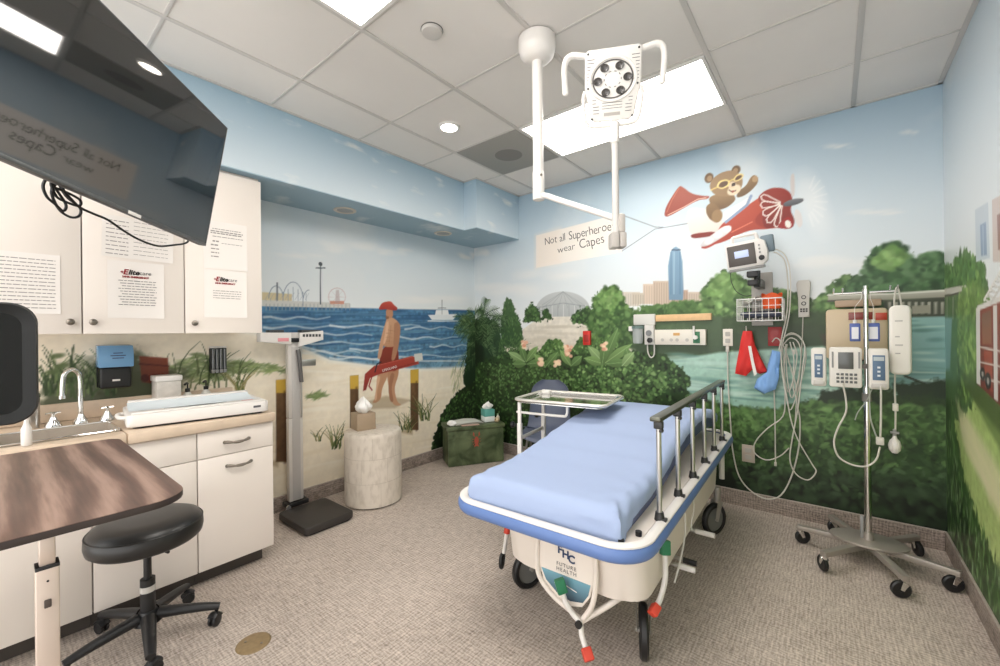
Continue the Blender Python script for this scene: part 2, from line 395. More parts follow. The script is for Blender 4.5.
c.line([(388, 330), (395, 331)], .005, (160, 116, 88), .7); c.line([(391, 325), (389, 344)], .005, (158, 114, 86), .7)
c.spoly([(378, 310), (381, 304), (384, 302), (391, 301), (394, 305), (398, 308), (396, 311), (386, 309)], (192, 80, 64), (156, 52, 46), soft=.006)
c.poly([(365, 374), (374, 366), (412, 356), (418, 358), (419, 364), (380, 374), (370, 378), (366, 390), (363, 391)], (168, 70, 58), (140, 54, 48), soft=.006)
c.line([(372, 376), (369, 386), (372, 390)], .012, (150, 46, 44)); c.line([(380, 373), (416, 362.5)], .008, (122, 44, 42), .8); c.line([(378, 365.5), (412, 357)], .005, (206, 110, 92), .8)
c.poly([(414, 354), (422, 353), (423, 360), (415, 362)], (206, 206, 200)); c.line([(375, 372), (377, 364), (381, 362)], .012, (44, 42, 50))
# far dune grass along the counter and the shore
for (P, n) in (([(205, 365), (235, 360), (262, 364), (290, 368), (286, 372), (250, 372), (215, 380)], 260), ([(160, 372), (200, 352), (225, 366), (205, 385)], 220), ([(306, 396), (318, 392), (328, 396), (316, 399)], 60)):
    c.leaves(P, n, .03, .006, [(118, 138, 88), (140, 154, 104), (100, 120, 76)], (-.5, .9), .8, .5)
c.poly([(40, 400), (55, 372), (90, 360), (135, 352), (165, 366), (170, 395), (110, 420), (30, 430)], (76, 86, 62), (56, 64, 46), jag=.05, soft=.06, a=.85)
c.poly([(100, 372), (160, 364), (185, 372), (185, 400), (100, 415)], (84, 90, 62), (60, 66, 46), jag=.05, soft=.07, a=.9)
for k in range(70):
    b = c.conv((RNG.uniform(45, 120), RNG.uniform(380, 398))); c.blade(b[0], b[1], RNG.uniform(.08, .2), RNG.uniform(-.1, .1), .012, [(72, 92, 58), (110, 128, 84), (56, 72, 46)][RNG.integers(3)])
for k in range(30):
    b = c.conv((RNG.uniform(160, 240), RNG.uniform(366, 390))); c.blade(b[0], b[1], RNG.uniform(.06, .22), RNG.uniform(-.05, .12), .010, [(88, 96, 62), (70, 84, 52), (110, 118, 80)][RNG.integers(3)])
for p in ((57, 356), (62, 366), (68, 375), (52, 372)): c.ell(p, 8, 2.5, (88, 104, 66), .2, .8, .9)
c.poly([(139, 356), (168, 358), (169, 376), (156, 384), (142, 382)], (134, 66, 44), (104, 50, 36), soft=.008); c.line([(140, 364), (168, 366)], .012, (96, 44, 32)); c.ell((145, 378), 4, 4, (80, 34, 28))
# wooden posts with yellow tops
for (x0, x1, yt, yb) in ((276, 287, 380, 462), (350, 358.5, 376, 432), (410.5, 418.5, 370, 430)):
    c.poly([(x0 + 3, yb - 3), (x0 - 12, yb + 2), (x0 + 2, yb + 5)], (182, 164, 134), soft=.02, a=.8)
    c.poly([(x0, yt), (x1, yt - 1), (x1, yb), (x0, yb)], (112, 86, 60), (92, 68, 48), soft=.008, tex=.08); c.poly([(x0, yt), (x1, yt - 1), (x1, yt + 13), (x0, yt + 13)], (204, 168, 72), soft=.006)
    c.line([(x1 - 2, yt + 12), (x1 - 2, yb)], .02, (84, 60, 42), .7, .02)
for (xx, yy, n, sp, hh) in ((336, 446, 16, 16, .2), (405, 430, 22, 22, .18), (425, 418, 26, 16, .26), (240, 392, 14, 12, .2), (318, 440, 6, 8, .1)):
    for k in range(n):
        b = c.conv((xx + RNG.uniform(-.3, .3) * sp, yy + RNG.uniform(-1, 3))); c.blade(b[0], b[1], RNG.uniform(.5, 1) * hh, RNG.uniform(-1, 1) * hh * .7, .012, [(70, 88, 48), (104, 116, 68), (56, 70, 40), (150, 140, 96)][RNG.integers(4)])
# the dark palm and the hedge that turn the corner
HP = [(432, 447), (435, 432), (441, 415), (450, 400), (462, 388), (484, 376), (484, 500), (430, 480)]
c.poly([(467, 352), (469, 330), (474, 316), (484, 306), (484, 400), (466, 392), (463, 376)], (40, 62, 38), (30, 46, 30), jag=.03, soft=.01)
FR = [(64, 92, 56), (92, 120, 78), (44, 66, 42), (116, 138, 92), (50, 74, 44)]
for k in range(16):
    b = c.conv((RNG.uniform(470, 480), RNG.uniform(318, 352))); c.frond(b[0], b[1], RNG.uniform(2.0, 3.7), RNG.uniform(.22, .36), RNG.uniform(.05, .2), FR, .010)
c.leaves([(450, 372), (460, 360), (468, 372), (456, 396)], 50, .05, .004, [(150, 158, 112), (176, 176, 130)], (.9, 1.5), .6, .6)
c.poly(HP, (34, 48, 28), (22, 32, 20), jag=.03, soft=.01); c.leaves(HP, 750, .016, .011, GREENS_D + GREENS_M[:2], soft=.6)
c.leaves([(440, 420), (455, 398), (484, 384), (484, 410), (446, 428)], 160, .014, .009, GREENS_M, soft=.6)
LEFTC = c
# ---------------- back wall: the park, the bayou and the flying bear
c = Canvas(np.linspace(XL, XR, 610), np.linspace(0, H, 446), on_back); c.sky()
c.cloud((880, 212), 24, 3, .5); c.cloud((840, 146), 14, 3, .4); c.cloud((910, 132), 10, 3, .4); c.cloud((545, 275), 30, 6, .4); c.cloud((840, 262), 40, 7, .6); c.cloud((500, 220), 16, 5, .5); c.cloud((478, 252), 10, 5, .9); c.cloud((500, 290), 30, 8, .6)
# lawn and haze behind everything
c.poly([(466, 352), (520, 348), (600, 342), (640, 316), (700, 306), (760, 304), (954, 304), (954, 540), (466, 470)], (58, 84, 48), (34, 50, 30), soft=.02, tex=.1)
# domed hall and its forecourt
c.poly([(536, 310)] + [(563 + 27 * math.cos(math.radians(a)), 310 - 18.5 * math.sin(math.radians(a))) for a in range(178, 0, -8)] + [(591, 308), (591, 318), (536, 320)], (190, 194, 194), (170, 174, 174), soft=.008)
for a in range(20, 180, 20): c.line([(563, 291.5), (563 + 27 * math.cos(math.radians(a)), 308)], .005, (150, 156, 158), .8)
for k in range(9): c.line([(541 + k * 5.6, 305), (541 + k * 5.6, 318)], .007, (150, 154, 156) if k % 2 else (214, 216, 214), .9)
c.line([(536, 308), (563, 303), (591, 307)], .008, (140, 146, 150), .8)
c.poly([(540, 317), (590, 316), (610, 332), (640, 352), (500, 352), (522, 330)], (222, 216, 204), (206, 198, 182), soft=.01, tex=.04)
for k in range(16): c.ell((RNG.uniform(525, 600), RNG.uniform(322, 348)), 16, 1.2, (196, 188, 172), 0, 1, .5)
def tree(P, base, cols, n, hi=None, r=.022):
    c.poly(P, base, tuple(int(x * .75) for x in base), jag=.045, soft=.012, tex=.1); c.leaves(P, n, r, r * .75, cols, soft=.8, a=.75)
    if hi: c.leaves(hi, n // 3, r * .9, r * .7, GREENS_L, soft=.9, a=.6)
tree([(524, 322), (526, 308), (533, 303), (539, 312), (541, 322)], (58, 84, 50), GREENS_M, 80, r=.015); tree([(541, 318), (545, 309), (551, 314), (551, 320)], (52, 76, 46), GREENS_M[:3], 30, r=.012)
tree([(571, 318), (578, 310), (590, 306), (600, 318), (596, 326), (574, 324)], (52, 78, 46), GREENS_M, 90, r=.013)
# skyline with the blue glass tower
for (x0, x1, yt, yb, col) in ((622, 640, 292, 306, (206, 198, 186)), (643, 655, 284, 304, (208, 190, 172)), (653, 671, 281, 305, (196, 178, 160)), (671, 688, 290, 304, (186, 160, 142)), (688, 704, 292, 303, (200, 184, 168)), (632, 644, 293, 304, (196, 186, 170))):
    c.poly([(x0, yt), (x1, yt), (x1, yb), (x0, yb)], col)
    for k in range(int((x1 - x0) / 2.4)): c.line([(x0 + 1.5 + k * 2.4, yt + 2), (x0 + 1.5 + k * 2.4, yb)], .007, tuple(int(v * .82) for v in col), .7)
c.poly([(669, 300), (668, 266), (670.5, 252), (673, 248), (676, 246.5), (680, 249), (682.5, 262), (683.5, 290), (683, 300)], (130, 162, 186), (112, 142, 164), soft=.006)
for x, cc in ((671, (98, 130, 156)), (674, (164, 190, 206)), (677, (120, 152, 178)), (680, (90, 122, 148))): c.line([(x, 252), (x, 294)], .008, cc, .8)
c.line([(672, 250), (680, 250)], .012, (70, 84, 100), .8)
# trees of the middle distance
tree([(588, 330), (594, 298), (604, 288), (614, 285), (622, 291), (628, 306), (646, 318), (648, 345), (600, 350)], (66, 98, 54), GREENS_M + GREENS_L[:1], 420, [(598, 302), (612, 288), (622, 296), (612, 312)])
c.poly([(640, 306), (690, 300), (712, 304), (712, 318), (640, 318)], (84, 118, 64), (60, 88, 48), jag=.02, soft=.012); c.leaves([(636, 308), (712, 302), (712, 330), (636, 336)], 240, .022, .01, GREENS_M, soft=.8, a=.7)
tree([(698, 322), (702, 292), (712, 280), (724, 271), (738, 275), (750, 284), (790, 292), (812, 300), (826, 292), (838, 278), (848, 276), (858, 286), (864, 300), (830, 345), (740, 350), (700, 345)], (74, 102, 58), GREENS_M + GREENS_L[:2], 1100, [(704, 292), (724, 274), (742, 284), (730, 300)])
tree([(846, 296), (850, 282), (862, 275), (868, 260), (880, 247), (896, 243), (908, 252), (914, 262), (926, 254), (940, 254), (954, 262), (954, 300), (870, 304)], (58, 90, 56), [(56, 88, 52), (80, 114, 72), (44, 70, 44), (96, 128, 88)], 700, [(872, 262), (892, 246), (906, 256), (890, 270)])
c.poly([(690, 318), (830, 312), (954, 318), (954, 345), (690, 352)], (58, 76, 46), (46, 60, 40), jag=.03, soft=.02, a=.85)
# dark panel of painted shade behind the gas outlets
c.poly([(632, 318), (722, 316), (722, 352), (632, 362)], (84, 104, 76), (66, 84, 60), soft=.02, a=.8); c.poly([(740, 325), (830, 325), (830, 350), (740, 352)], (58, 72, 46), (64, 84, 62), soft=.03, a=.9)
# the bayou
c.poly([(660, 362), (720, 352), (826, 346), (890, 318), (954, 316), (954, 392), (880, 400), (830, 398), (790, 410), (740, 408), (700, 398), (676, 386)], (176, 208, 192), (144, 182, 166), soft=.02, tex=.05)
c.poly([(886, 316), (954, 312), (954, 385), (880, 388)], (140, 180, 176), (120, 160, 158), soft=.02, a=.9)
for k in range(90):
    p = (RNG.uniform(672, 940), 0); y = RNG.uniform(354, 400) if p[0] < 880 else RNG.uniform(318, 386); c.ell((p[0], y), RNG.uniform(8, 28), RNG.uniform(.8, 2.4), [(206, 226, 214), (112, 152, 140), (186, 214, 202), (92, 132, 124)][RNG.integers(4)], RNG.uniform(-.05, .05), 1.0, .6)
c.poly([(820, 335), (860, 330), (872, 352), (830, 356)], (84, 66, 56), soft=.03, a=.7); c.poly([(826, 352), (884, 350), (884, 362), (826, 366)], (92, 124, 112), soft=.03, a=.7)
# bridge over the water
c.poly([(828, 294), (890, 293), (954, 289), (954, 297), (890, 300), (828, 300)], (190, 190, 176), (148, 146, 132), soft=.006); c.line([(828, 301), (890, 301), (954, 298)], .012, (84, 82, 72)); c.line([(828, 295), (890, 294), (954, 290)], .008, (222, 222, 212))
c.poly([(884, 301), (954, 298), (954, 316), (884, 318)], (66, 72, 58), soft=.01)
for k in range(9): c.poly([(888 + k * 6.6, 302), (891 + k * 6.6, 302), (891 + k * 6.6, 314), (888 + k * 6.6, 314)], (176, 174, 160), (140, 140, 126))
c.poly([(912, 306), (930, 305), (930, 313), (912, 314)], (150, 148, 132)); c.line([(905, 376), (920, 382), (936, 388), (944, 391)], .014, (56, 62, 50), .9); c.poly([(895, 384), (954, 380), (954, 410), (895, 404)], (40, 56, 36), jag=.03, soft=.02)
# dark shrubbery at the foot
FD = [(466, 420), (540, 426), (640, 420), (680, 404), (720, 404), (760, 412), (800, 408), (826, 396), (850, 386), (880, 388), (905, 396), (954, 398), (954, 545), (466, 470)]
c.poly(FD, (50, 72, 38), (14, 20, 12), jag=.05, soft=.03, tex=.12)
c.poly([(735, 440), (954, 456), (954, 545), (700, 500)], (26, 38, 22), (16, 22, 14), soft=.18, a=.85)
c.poly([(820, 392), (846, 386), (878, 392), (880, 408), (818, 410)], (40, 54, 36), jag=.03, soft=.02)
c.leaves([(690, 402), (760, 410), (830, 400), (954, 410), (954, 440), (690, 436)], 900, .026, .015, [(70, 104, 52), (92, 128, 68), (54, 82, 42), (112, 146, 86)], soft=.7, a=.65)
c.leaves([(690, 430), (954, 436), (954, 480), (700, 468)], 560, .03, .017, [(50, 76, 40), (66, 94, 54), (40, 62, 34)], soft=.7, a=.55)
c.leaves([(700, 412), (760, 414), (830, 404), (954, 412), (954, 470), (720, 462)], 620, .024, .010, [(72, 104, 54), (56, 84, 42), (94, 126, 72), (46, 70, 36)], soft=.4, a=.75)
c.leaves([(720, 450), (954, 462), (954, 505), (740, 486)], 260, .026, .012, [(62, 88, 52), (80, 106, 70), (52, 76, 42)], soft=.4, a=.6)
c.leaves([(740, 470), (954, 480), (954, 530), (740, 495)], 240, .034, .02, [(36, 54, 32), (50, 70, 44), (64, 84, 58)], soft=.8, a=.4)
# palm, pointed conifer and the boxwood hedge by the corner
c.poly([(466, 336), (474, 320), (486, 316), (496, 322), (502, 336), (506, 352), (466, 400)], (50, 74, 46), (34, 50, 32), jag=.03, soft=.01, tex=.1)
c.poly([(500, 346), (501, 318), (504, 302), (507, 297), (511, 300), (515, 310), (521, 324), (524, 348)], (72, 100, 62), (50, 76, 44), jag=.025, soft=.012); c.leaves([(500, 344), (504, 304), (510, 301), (521, 326), (522, 344)], 170, .014, .007, GREENS_M + GREENS_L[2:], (.8, 2.2), .8, .7)
c.poly([(466, 318), (480, 322), (484, 332), (484, 372), (466, 380)], (28, 40, 25), soft=.04, a=.9)
c.leaves([(470, 318), (476, 306), (482, 304), (484, 318), (478, 328)], 30, .035, .004, [(96, 120, 84), (70, 96, 62)], (1.1, 2.0), .6, .7)
for k in range(22):
    b = c.conv((RNG.uniform(472, 492), RNG.uniform(312, 352))); c.frond(b[0], b[1], RNG.uniform(-.6, 2.2), RNG.uniform(.22, .42), RNG.uniform(.04, .2), [(64, 92, 56), (88, 116, 74), (44, 66, 42), (104, 128, 84), (40, 60, 38)], .010)
for k in range(26):
    b = c.conv((RNG.uniform(498, 520), 352)); c.blade(b[0], b[1], RNG.uniform(.05, .16), RNG.uniform(-.2, .2), .012, (76, 104, 60))
HB = [(466, 372), (486, 360), (505, 352), (520, 350), (545, 352), (575, 350), (600, 348), (640, 352), (668, 356), (690, 376), (684, 420), (640, 440), (466, 455)]
c.poly(HB, (50, 76, 38), (24, 36, 20), jag=.04, soft=.015, tex=.1); c.leaves(HB, 2600, .016, .0115, GREENS_D + GREENS_M, soft=.6)
c.leaves([(560, 372), (600, 362), (650, 364), (684, 384), (640, 404), (560, 396)], 620, .016, .011, GREENS_M + GREENS_L, soft=.6)
c.leaves([(490, 366), (560, 360), (560, 384), (488, 390)], 300, .015, .010, GREENS_M, soft=.6)
for P in ([(540, 350), (548, 340), (560, 339), (566, 348), (560, 356), (544, 356)], [(570, 352), (580, 338), (596, 334), (610, 345), (604, 356)]):
    c.poly(P, (86, 118, 62), (60, 88, 46), jag=.02, soft=.01); c.leaves(P, 90, .014, .01, GREENS_M + GREENS_L, soft=.6)
def bigleaf(p, q, wd, col):
    a = c.conv(p); b = c.conv(q); dx, dy = b[0] - a[0], b[1] - a[1]; L = math.hypot(dx, dy); nx, ny = -dy / L, dx / L; P = []
    for t, k in ((0, .1), (.3, .8), (.55, 1), (.8, .6), (1, 0), (.8, -.6), (.55, -1), (.3, -.8), (0, -.1)): P.append((a[0] + dx * t + nx * wd * k, a[1] + dy * t + ny * wd * k))
    c.poly(P, col, tuple(int(x * .75) for x in col), raw=True); c.line([a, b], .005, tuple(min(255, x + 34) for x in col), .8, raw=True)
for p, q in (((603, 362), (588, 346)), ((604, 362), (618, 328)), ((605, 363), (632, 344)), ((604, 364), (584, 358)), ((606, 364), (628, 362)), ((602, 366), (606, 340)), ((525, 362), (508, 352)), ((526, 362), (538, 346)), ((526, 364), (512, 364)), ((527, 364), (545, 362)), ((526, 362), (520, 344)), ((545, 366), (534, 354)), ((546, 366), (558, 352)), ((571, 366), (560, 350)), ((571, 366), (582, 356)), ((630, 362), (626, 348)), ((622, 366), (634, 352))):
    bigleaf(p, q, .044, [(124, 158, 94), (104, 138, 80), (146, 176, 118)][RNG.integers(3)])
for p, k in (((525, 345), 4), ((541, 361), 4), ((569, 352), 5), ((566, 350), 4), ((604, 346), 4), ((557, 364), 3)):
    for j in range(9): c.ell((p[0] + RNG.uniform(-2.5, 2.5), p[1] + RNG.uniform(-4, 4) * k / 4), 1.9, 1.7, [(226, 178, 150), (236, 200, 170), (214, 150, 124), (240, 214, 180)][RNG.integers(4)], 0, .5, .95)
# towed banner
c.poly([(536, 235.5), (622, 213), (622, 252), (536, 268)], (238, 232, 224)); c.poly([(536, 235.5), (560, 229), (560, 263), (536, 268)], (238, 226, 214), soft=.08, a=.7)
for P in ([(622, 215), (655, 227), (664, 227.5)], [(622, 251), (655, 229), (664, 227.5)], [(664, 227.5), (690, 223)]): c.line(P, .007, (120, 124, 128), .9)
# flying bear: aeroplane first
RED, RED2, CRM = (166, 70, 56), (126, 54, 48), (236, 230, 222)
for p, rx, ry in (((806, 172 + 22), 14, 22), ((816, 210), 12, 26)): c.ell(p, rx, ry, (236, 238, 238), .2, 1.0, .45)
c.spoly([(688, 207), (712, 210), (724, 221), (720, 232), (690, 236), (687, 222)], CRM, (214, 206, 198)); c.spoly([(690, 234), (716, 231), (714, 236), (692, 239)], RED2)
c.spoly([(722, 223), (748, 205), (760, 197), (772, 190), (788, 188), (790, 226), (770, 229), (748, 230), (722, 243), (704, 246), (716, 234)], (186, 86, 66), (160, 68, 54))
c.spoly([(722, 212), (740, 203), (750, 196), (752, 202), (738, 214), (724, 222)], (228, 230, 230)); c.line([(751, 196), (747, 205), (726, 222)], .02, (140, 158, 186)); 
c.spoly([(752, 222), (766, 206), (782, 196), (790, 222), (768, 230)], (146, 58, 50), soft=.01, a=.8); c.line([(732, 232), (752, 222)], .008, (214, 120, 96))
c.spoly([(757, 198), (764, 191), (773, 187.5), (784, 188), (791, 193), (793, 202), (790, 210), (795, 220), (793, 228), (784, 229), (774, 227), (765, 229), (762, 220), (764, 210)], (150, 62, 54), (122, 48, 44))
for (tx, ty, hw_) in ((761, 196.5, 3.2), (760.5, 205, 3.4), (763, 214.5, 3.4), (767.5, 222.5, 3.2), (776, 227, 2.8)):
    hx_, hy_ = 782, 203.5; dx_, dy_ = tx - hx_, ty - hy_; L_ = math.hypot(dx_, dy_); nx_, ny_ = -dy_ / L_, dx_ / L_
    c.line([(hx_ + dx_ * t + nx_ * hw_ * k, hy_ + dy_ * t + ny_ * hw_ * k) for t, k in ((.1, .25), (.45, .6), (.75, .95), (.92, .85), (1.0, 0), (.92, -.85), (.75, -.95), (.45, -.6), (.1, -.25))], .008, CRM, .9)
for k in range(9):
    a_ = -70 + k * 17; c.line([(806 + 9 * math.cos(math.radians(a_)), 201 - 14 * math.sin(math.radians(a_))), (806 + 21 * math.cos(math.radians(a_)), 201 - 27 * math.sin(math.radians(a_)))], .006, (240, 242, 242), .5, .012)
c.spoly([(776, 228), (784, 218), (790, 216), (794, 224), (790, 229)], (150, 48, 46)); c.ell((788, 224), 3, 4, CRM, .3)
c.spoly([(790, 176), (794.5, 172), (795, 196), (791, 197)], (206, 200, 198)); c.spoly([(795, 208), (801, 212), (803, 224), (799, 229), (794, 218)], (216, 212, 210)); c.spoly([(783, 203), (792, 199), (803, 198), (804, 201), (796, 205), (784, 207)], (120, 122, 126), (84, 86, 92))
c.spoly([(705, 243), (716, 232), (724, 226), (731, 226), (731, 231), (723, 234), (716, 240), (706, 246), (700, 246)], (226, 224, 222), (206, 204, 204)); c.spoly([(700, 248), (706, 241), (714, 236), (724, 236), (716, 244), (706, 249)], (160, 66, 54)); c.spoly([(699, 247), (704, 240), (713, 234), (722, 227), (730, 225), (732, 230), (726, 235), (718, 240), (708, 246)], (224, 223, 222), (198, 198, 200)); c.ell((727, 229), 4.5, 3, (232, 230, 228), .3); c.ell((718, 235), 4.5, 3, (230, 228, 226), .3); c.ell((709, 241), 5, 3, (224, 222, 222), .4)
# cape
c.spoly([(679, 185.5), (683, 187), (692, 194), (704, 196), (710, 196), (708, 199), (698, 200), (684, 208), (668, 217), (664, 216), (666, 206)], (166, 86, 68), (142, 66, 54)); c.line([(668, 215), (684, 207), (698, 199), (706, 198)], .007, (226, 190, 170), .9); c.line([(679, 188), (672, 200), (667, 212)], .007, (206, 120, 92), .6)
# bear
BR, BR2, TAN = (146, 118, 84), (108, 84, 58), (206, 178, 142)
c.spoly([(708, 198), (716, 194), (734, 194), (736, 200), (728, 207), (720, 210), (712, 208)], BR, BR2); c.spoly([(706, 206), (712, 202), (720, 208), (722, 218), (718, 223), (710, 220), (706, 213)], (134, 106, 74), BR2); c.ell((717, 216), 5.5, 6.5, BR, 0)
c.spoly([(738, 191), (746, 186), (750, 178), (754, 174.5), (758, 177), (758, 183), (752, 190), (744, 196), (736, 198)], BR, BR2); c.ell((755, 179), 2.8, 3.2, (176, 146, 108))
c.ell((709, 178), 4.5, 5, BR2); c.ell((709.5, 178.5), 2.6, 3, (160, 130, 96)); c.ell((736, 170), 4.5, 4.5, BR2); c.ell((735.5, 170.5), 2.5, 2.6, (160, 130, 96))
c.spoly([(709, 187), (712, 179), (720, 173), (730, 170), (738, 172), (743, 179), (742, 187), (737, 194), (726, 197), (714, 195)], (154, 126, 92), BR)
c.ell((734, 190), 7, 5, (224, 206, 178), .3); c.ell((732, 185), 4, 3.4, (216, 194, 162))
c.line([(711, 190), (722, 185), (732, 180), (742, 175)], .012, (232, 204, 120), .7)
c.spoly([(716, 187), (719, 181), (726, 179), (730, 181), (729, 186), (722, 189.5)], (232, 210, 140)); c.spoly([(718, 186.5), (720.5, 182.3), (726, 180.6), (728.4, 182), (727.4, 185), (722, 188)], (96, 72, 52)); c.spoly([(733, 180), (736, 175), (741, 173), (744, 175), (742, 179), (736, 182)], (232, 210, 140)); c.spoly([(734.5, 179.5), (737, 176), (741, 174.8), (742.4, 176), (740.6, 178.4), (736.4, 180.6)], (96, 72, 52))
c.ell((733.5, 184.5), 2.2, 1.7, (66, 50, 44), .3); c.line([(729, 190), (732, 192), (736, 190.5)], .007, (84, 58, 46)); c.ell((733, 191.5), 1.6, 1, (150, 80, 66))
BACKC = c
wb = c.wall('wall_back', lambda U, V: (U, U * 0 + YB, V), (0, .1, 0))
wl = LEFTC.wall('wall_left', lambda U, V: (U * 0 + XL, U, V), (-.1, 0, 0))

# ---------------- right wall: fire engine in the meadow
c = Canvas(np.concatenate([np.arange(YN, 1.6, .1), np.linspace(1.6, YB, 310)]), np.linspace(0, H, 446), on_right); c.sky(); c.img = c.img * .6 + np.array([232, 234, 234]) / 255 * .4
c.poly([(936, 400), (936, 700), (1040, 760), (1200, 900), (1200, 330), (1000, 320), (960, 330)], (164, 190, 110), (198, 208, 146), soft=.02, tex=.05)
tree([(936, 262), (952, 266), (960, 252), (968, 250), (976, 258), (984, 262), (990, 300), (985, 350), (975, 400), (962, 420), (950, 420), (936, 400)], (98, 134, 82), GREENS_M + GREENS_L, 500)
c.poly([(936, 300), (954, 300), (958, 340), (956, 400), (936, 400)], (84, 118, 72), soft=.02, jag=.03, a=.9); c.poly([(936, 290), (966, 285), (966, 291), (936, 297)], (196, 194, 182)); c.line([(936, 298), (966, 292)], .012, (86, 84, 74))
for x in (947, 953, 959): c.line([(x, 298), (x, 318)], .014, (170, 170, 156))
c.poly([(936, 315), (952, 318), (950, 370), (936, 372)], (124, 162, 158), soft=.03)
tree([(957, 350), (958, 300), (962, 286), (978, 276), (990, 300), (992, 360), (976, 402), (964, 400)], (110, 146, 76), [(120, 154, 82), (96, 130, 68), (140, 170, 98)], 260)
c.poly([(975, 210), (988, 202), (990, 258), (976, 262)], (196, 206, 214)); c.poly([(980, 225), (986, 222), (987, 255), (981, 256)], (140, 160, 186)); c.line([(983, 226), (983.5, 255)], .006, (214, 220, 226)); c.poly([(992, 200), (1010, 190), (1014, 262), (993, 262)], (206, 192, 186)); c.poly([(997, 215), (1004, 212), (1005, 250), (998, 250)], (150, 110, 100))
for k in range(7):
    t = k / 6; c.line([(956 + t * 10, 400 + t * 50), (975 + t * 40, 440 + t * 90), (990 + t * 80, 500 + t * 160)], .02, [(226, 218, 178), (184, 206, 120), (214, 220, 160)][k % 3], .6, .05)
c.poly([(970, 370), (990, 380), (1040, 440), (1040, 520), (1000, 450), (972, 398)], (96, 116, 64), soft=.03, a=.7); c.poly([(958, 410), (968, 416), (1040, 540), (1040, 600), (990, 500), (962, 440)], (232, 222, 184), soft=.06, a=.7)
# red engine, ladder on top
c.poly([(962, 372), (980, 384), (1004, 410), (1060, 470), (1060, 500), (1000, 432), (968, 392)], (74, 92, 50), soft=.03, a=.8)
c.poly([(977, 308), (988, 302), (1000, 298), (1060, 282), (1060, 440), (1000, 406), (984, 390), (977, 384)], (138, 70, 54), (112, 50, 42), soft=.006)
c.poly([(976, 308), (980, 306), (980.5, 386), (976.5, 383)], (214, 212, 206)); c.poly([(977, 306), (1000, 296), (1060, 278), (1060, 285), (1000, 302), (978, 311)], (216, 214, 208))
c.poly([(982, 314), (991, 310), (991.5, 344), (982.5, 344)], (120, 92, 76), (150, 96, 72)); c.poly([(993, 306), (997, 304), (998, 402), (994, 399)], (210, 206, 200)); c.poly([(1000, 322), (1030, 318), (1030, 350), (1000.5, 350)], (86, 62, 54)); c.poly([(984, 350), (992, 351), (992.5, 392), (985, 387)], (156, 74, 56))
for yy in (347, 362, 378): c.line([(980, yy), (994, yy + 3), (1060, yy + 18)], .009, (212, 206, 198), .9)
for p, r in (((982.5, 374), 2.6), ((988, 381), 3.2), ((1012, 410), 7)): c.ell(p, r, r * 2.6, (46, 42, 40)); c.ell(p, r * .4, r * 1.1, (170, 164, 158))
c.line([(984, 300), (1000, 272), (1060, 180)], .016, (226, 224, 218)); c.line([(990, 304), (1003, 284), (1060, 200)], .014, (206, 204, 198))
for k in range(14): t = k / 13; c.line([(984.5 + t * 40, 299 - t * 66), (990.5 + t * 36, 303 - t * 64)], .009, (214, 212, 206)); c.line([(986 + t * 40, 297 - t * 66), (994 + t * 36, 297 - t * 64)], .006, (190, 188, 182))

# tall grass at the foot
HR = [(936, 400), (951, 402), (956, 432), (964, 476), (980, 528), (1000, 572), (1060, 690), (1060, 800), (1000, 660), (936, 560)]
c.poly(HR, (70, 104, 52), (44, 68, 36), jag=.05, soft=.03, tex=.1); c.poly([(936, 400), (950, 404), (955, 460), (975, 545), (970, 590), (936, 545)], (36, 54, 30), soft=.06, a=.8)
c.leaves([(944, 420), (954, 424), (966, 480), (984, 530), (1000, 568), (1060, 680), (1060, 760), (1000, 640), (948, 550)], 800, .03, .008, [(82, 122, 62), (60, 94, 46), (112, 150, 86), (50, 76, 40), (150, 178, 130)], (1.0, 2.1), .7, .7)
wr = c.wall('wall_right', lambda U, V: (U * 0 + XR, U, V), (.1, 0, 0))

# ---------------- painted lettering on the banner and on the red float
INK = mat('black_lettering_paint', (44, 42, 42), .6)
pa, pb = on_back((536, 252)), on_back((622, 232)); ang = math.atan2(pb[1] - pa[1], pb[0] - pa[0])
MW = Matrix(((1, 0, 0), (0, 0, -1), (0, 1, 0))).to_4x4()   # text plane facing -Y
def back_text(s, p0, p1, size, m, jitter=.004):
    """hand lettering: every letter set a little askew, all in one mesh"""
    q0, q1 = on_back(p0), on_back(p1); a = math.atan2(q1[1] - q0[1], q1[0] - q0[0]); L = math.hypot(q1[0] - q0[0], q1[1] - q0[1]); x = 0; parts = []
    rr = random.Random(len(s) * 7)
    for ch in s:
        if ch == ' ': x += size * .26; continue
        o = text('lettering', ch, size, Matrix(), m, None, .0004, align='LEFT', bold=-.0012); co = [v.co for v in o.data.vertices]; lo, hi = min(v.x for v in co), max(v.x for v in co)
        cz = min(v.y for v in co); o.data.transform(Matrix.Translation((x - lo, rr.uniform(-.05, .05) * size, 0)) @ Matrix.Rotation(rr.uniform(-.09, .09), 4, 'Z')); parts.append(o); x += hi - lo + size * .085
    bm = bmesh.new(); [bm.from_mesh(o.data) for o in parts]; w = x - size * .085
    for o in parts: me_ = o.data; bpy.data.objects.remove(o); bpy.data.meshes.remove(me_)
    me = bpy.data.meshes.new('lettering'); bm.to_mesh(me); bm.free(); me.materials.append(m)
    me.transform(Matrix.Translation((q0[0], YB - .0008, q0[1])) @ MW @ Matrix.Rotation(a, 4, 'Z') @ Matrix.Diagonal((L / w, 1, 1, 1)))
    o = bpy.data.objects.new('lettering', me); COL.objects.link(o); o.parent = wb; return o
back_text('Not all', (545, 241.5), (565, 237), .105, INK); back_text('Superheroes', (569, 236.5), (615, 225), .118, INK)
back_text('wear', (557.5, 250), (575, 246), .095, INK); back_text('Capes', (579.5, 245), (604, 239), .125, INK)
q0, q1 = on_left((380, 371.5)), on_left((399, 366)); a = math.atan2(q1[1] - q0[1], q1[0] - q0[0])
